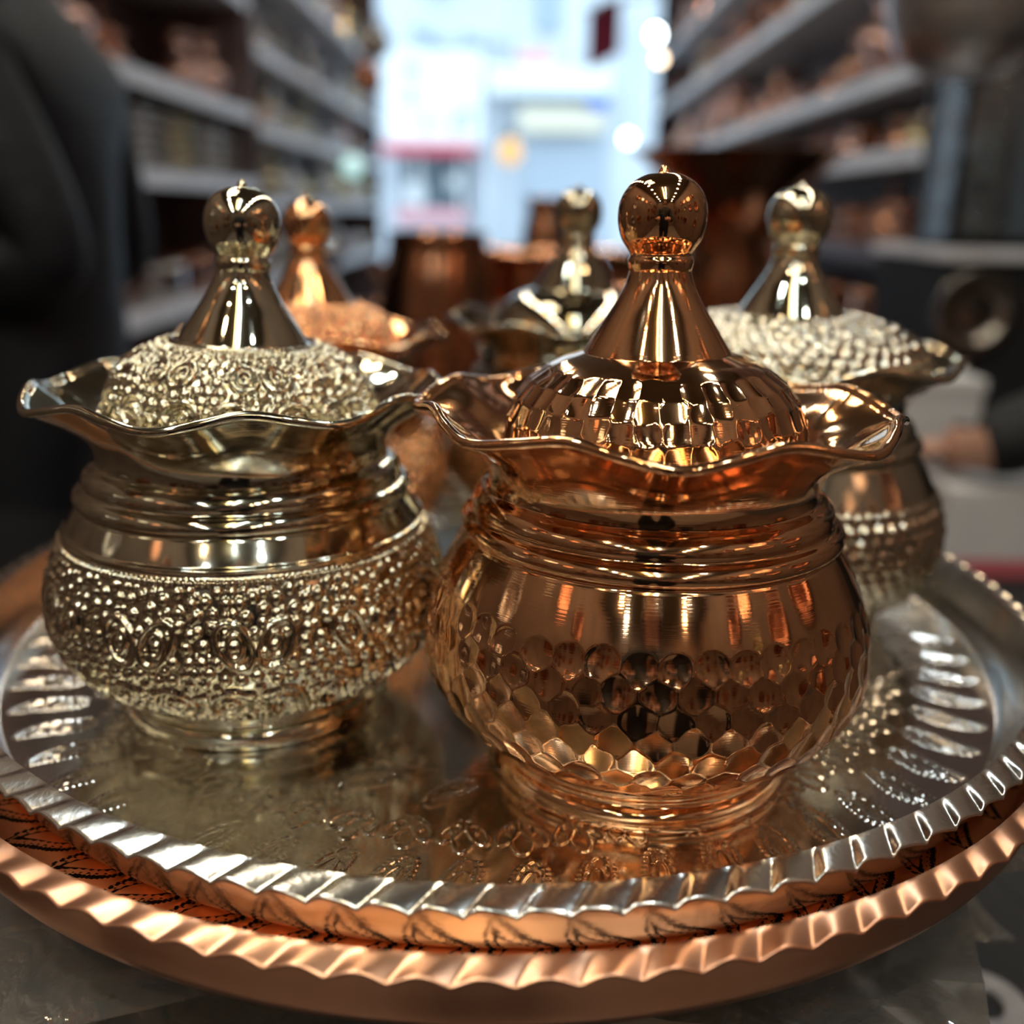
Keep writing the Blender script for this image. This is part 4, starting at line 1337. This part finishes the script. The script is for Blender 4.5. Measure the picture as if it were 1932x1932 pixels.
def hair_mesh(c, yaw):
    nu, nv = 36, 16
    V = []
    for j in range(nv + 1):
        ph_ = PI * 0.66 * j / nv
        for i_ in range(nu):
            th = 2 * PI * i_ / nu
            front = max(0, math.cos(th))
            p2 = ph_ * (1 - 0.42 * front ** 1.5)
            x, y, z = math.sin(p2) * math.sin(th), -math.sin(p2) * math.cos(th), math.cos(p2)
            k = 1.07 + 0.012 * math.sin(9 * th + 5 * ph_)
            V.append((0.077 * x * k, 0.099 * y * k, 0.117 * z * k))
    Q = [(j * nu + i_, (j + 1) * nu + i_, (j + 1) * nu + (i_ + 1) % nu, j * nu + (i_ + 1) % nu) for j in range(nv) for i_ in range(nu)]
    R = np.array(Matrix.Rotation(yaw, 3, 'Z'))
    return np.array(V) @ R.T + np.array(c), np.array(Q)

def hand_nodes(nodes, edges, roots, wrist_i, wrist, direc, up, spread, curl):
    """palm joined to the wrist node, five finger chains rooted inside the palm"""
    d = Vector(direc).normalized(); u = Vector(up).normalized(); s = d.cross(u).normalized() * spread
    w = Vector(wrist)
    def add(p, r, r2=None):
        nodes.append((tuple(p), r, r2 or r)); return len(nodes) - 1
    palm1 = add(w + d * 0.035, 0.030, 0.016); palm2 = add(w + d * 0.075, 0.036, 0.014)
    edges.append((wrist_i, palm1)); edges.append((palm1, palm2))
    for k, (off, ln) in enumerate(((-0.030, 0.062), (-0.010, 0.078), (0.010, 0.083), (0.030, 0.074))):
        b0 = w + d * 0.066 + s * off
        i0 = add(b0, 0.0095); roots.append(i0)
        p1 = b0 + d * ln * 0.48 - u * 0.004 * curl
        p2 = p1 + (d * 0.8 - u * 0.6 * curl).normalized() * ln * 0.30
        p3 = p2 + (d * 0.45 - u * 0.9 * curl).normalized() * ln * 0.25
        a_ = add(p1, 0.0088); b_ = add(p2, 0.0082); c_ = add(p3, 0.0068)
        edges.extend([(i0, a_), (a_, b_), (b_, c_)])
    t0 = add(w + d * 0.028 - s * 0.022, 0.011); roots.append(t0)
    t1 = add(w + d * 0.050 - s * 0.048 - u * 0.008, 0.0105); t2 = add(w + d * 0.078 - s * 0.056 - u * 0.016, 0.0088)
    edges.extend([(t0, t1), (t1, t2)])

def person(label, base, yaw, arms, jacket, height=1.0, hand_curl=(0.8, 0.8), hand_up=((0, 0, 1), (0, 0, 1)), headturn=0.0, torso=1.0):
    """standing figure; base on the floor, faces -y before yaw. arms = ((elbow, wrist, hand direction) left, right) in world"""
    B = Vector(base)
    Rz = Matrix.Rotation(yaw, 3, 'Z')
    W = lambda x, y, z: tuple(B + Rz @ Vector((x * height, y * height, z * height)))
    nodes, edges, roots = [], [], [0]
    def add(p, r, r2=None):
        nodes.append((tuple(p), r, r2 or r)); return len(nodes) - 1
    pel = add(W(0, 0, 0.93), 0.165 * torso, 0.125 * torso)
    wai = add(W(0, 0.005, 1.10), 0.165 * torso, 0.125 * torso)
    che = add(W(0, 0.0, 1.28), 0.18 * torso, 0.135 * torso)
    upc = add(W(0, 0.005, 1.40), 0.145 * torso, 0.10 * torso)
    nk = add(W(0, 0.005, 1.48), 0.062, 0.062)
    nk2 = add(W(0, -0.01, 1.56), 0.055, 0.058)
    edges += [(pel, wai), (wai, che), (che, upc), (upc, nk), (nk, nk2)]
    for k, sg in enumerate((1, -1)):                # +x is the figure's left when it faces -y
        sh = add(W(sg * 0.185, 0.01, 1.385), 0.082, 0.082)
        el = add(arms[k][0], 0.066, 0.066)
        mid = add((Vector(nodes[sh][0]) + Vector(arms[k][0])) / 2, 0.073, 0.073)
        wr = Vector(arms[k][1])
        fm = add((Vector(arms[k][0]) + wr) / 2, 0.056, 0.056)
        cuff = add(Vector(arms[k][0]).lerp(wr, 0.96), 0.044, 0.044)
        wi = add(wr, 0.026, 0.022)
        edges += [(upc, sh), (sh, mid), (mid, el), (el, fm), (fm, cuff), (cuff, wi)]
        hand_nodes(nodes, edges, roots, wi, wr, arms[k][2], hand_up[k], sg, hand_curl[k])
        hp = add(W(sg * 0.095, 0, 0.86), 0.098, 0.105)
        kn = add(W(sg * 0.105, -0.02, 0.50), 0.066, 0.070)
        an = add(W(sg * 0.11, 0.02, 0.09), 0.048, 0.055)
        ft = add(W(sg * 0.115, -0.05, 0.045), 0.045, 0.040)
        to = add(W(sg * 0.12, -0.15, 0.035), 0.040, 0.032)
        edges += [(pel, hp), (hp, kn), (kn, an), (an, ft), (ft, to)]
    me = skin_figure(nodes, edges, roots)
    e = empty('person', tuple(B)); tag(e, label, 'person')
    ob = bpy.data.objects.new('body', me); COL.objects.link(ob)
    ob.parent = e; ob.location = -B
    me.materials.clear()
    for m in (jacket, M_trouser, M_skin, M_shoe): me.materials.append(m)
    wrists = [Vector(a_[1]) for a_ in arms]; elb = [Vector(a_[0]) for a_ in arms]
    zs = np.empty(len(me.vertices) * 3); me.vertices.foreach_get('co', zs)
    lowest = zs.reshape(-1, 3)[:, 2].min()
    for p_ in me.polygons:
        c = p_.center
        p_.use_smooth = True
        mi = 0
        if c.z > B.z + 1.50 * height: mi = 2
        elif c.z < B.z + 0.095 * height: mi = 3
        elif c.z < B.z + 0.80 * height: mi = 1
        for w_, el_ in zip(wrists, elb):
            ax = (w_ - el_); t = (c - el_).dot(ax) / ax.length_squared
            if t > 1.0 and (c - w_).length < 0.24: mi = 2
        p_.material_index = mi
    hc = W(0, -0.02, 1.64)
    V, Q = head_mesh(hc, yaw + headturn)
    hd = mk('head', V - np.array(tuple(B)), Q, M_skin, e)
    V, Q = hair_mesh(hc, yaw + headturn)
    mk('hair', V - np.array(tuple(B)), Q, M_hair, hd)
    for sg in (-1, 1):
        ev = Matrix.Rotation(yaw + headturn, 3, 'Z') @ Vector((sg * 0.031, -0.083, 0.005))
        lathe_obj('eye', [(0.0005, -0.010), (0.007, -0.007), (0.010, 0), (0.007, 0.007), (0.0005, 0.010)], M_white, hd, 12, 12, loc=tuple(Vector(hc) - B + ev))
    e.location.z -= lowest - B.z
    return e

# navy jacket: faces the left rack, near arm bent with the elbow towards the aisle
sh_y = 1.30
elb = at(128, 505, sh_y)
yawA = -PI / 2
person('person in a dark navy jacket standing with a bent arm beside the display table', (-0.695, 1.47, 0), yawA,
       ((tuple(elb), (elb.x - 0.27, sh_y - 0.03, elb.z + 0.005), (-1, 0.1, 0.05)),
        ((-0.66, 1.74, 1.10), (-0.90, 1.68, 1.12), (-1, -0.1, 0.05))), M_jacket, height=0.985, torso=1.0)
# black coat: off to the side, hand resting on the white box
hw = at(1790, 838, 1.20)
person('person in a black coat resting a hand on the white box', (1.06, 1.28, 0), -PI / 2,
       (((0.80, 1.14, 1.035), (hw.x + 0.0, 1.12, TT + 0.149), (-0.12, 1.0, -0.17)),
        ((1.10, 1.52, 1.12), (0.92, 1.50, 1.00), (-0.8, 0, -0.6))), M_jacket2, height=0.97, hand_curl=(0.36, 0.8))
# the photographer: dark clothes, holding a phone level with the bowls (seen mirrored in them)
person('person in a black top bending over the trays behind a phone', (0.0, -0.52, 0), PI,
       (((-0.25, -0.42, 1.08), (-0.098, -0.136, 1.150), (0.40, 0.85, 0.25)),
        ((0.25, -0.42, 1.08), (0.098, -0.136, 1.150), (-0.40, 0.85, 0.25))), M_jacket2, height=0.97, hand_curl=(0.9, 0.9))
e = empty('phone', (0, -0.012, CZ - 0.09)); tag(e, 'black phone held up behind the trays', 'phone')
box_obj('case', -0.037, 0.037, -0.009, -0.001, 0, 0.115, M_blackgloss, e, 0.003)
box_obj('screen', -0.034, 0.034, -0.0098, -0.009, 0.004, 0.111, M_dark, e)
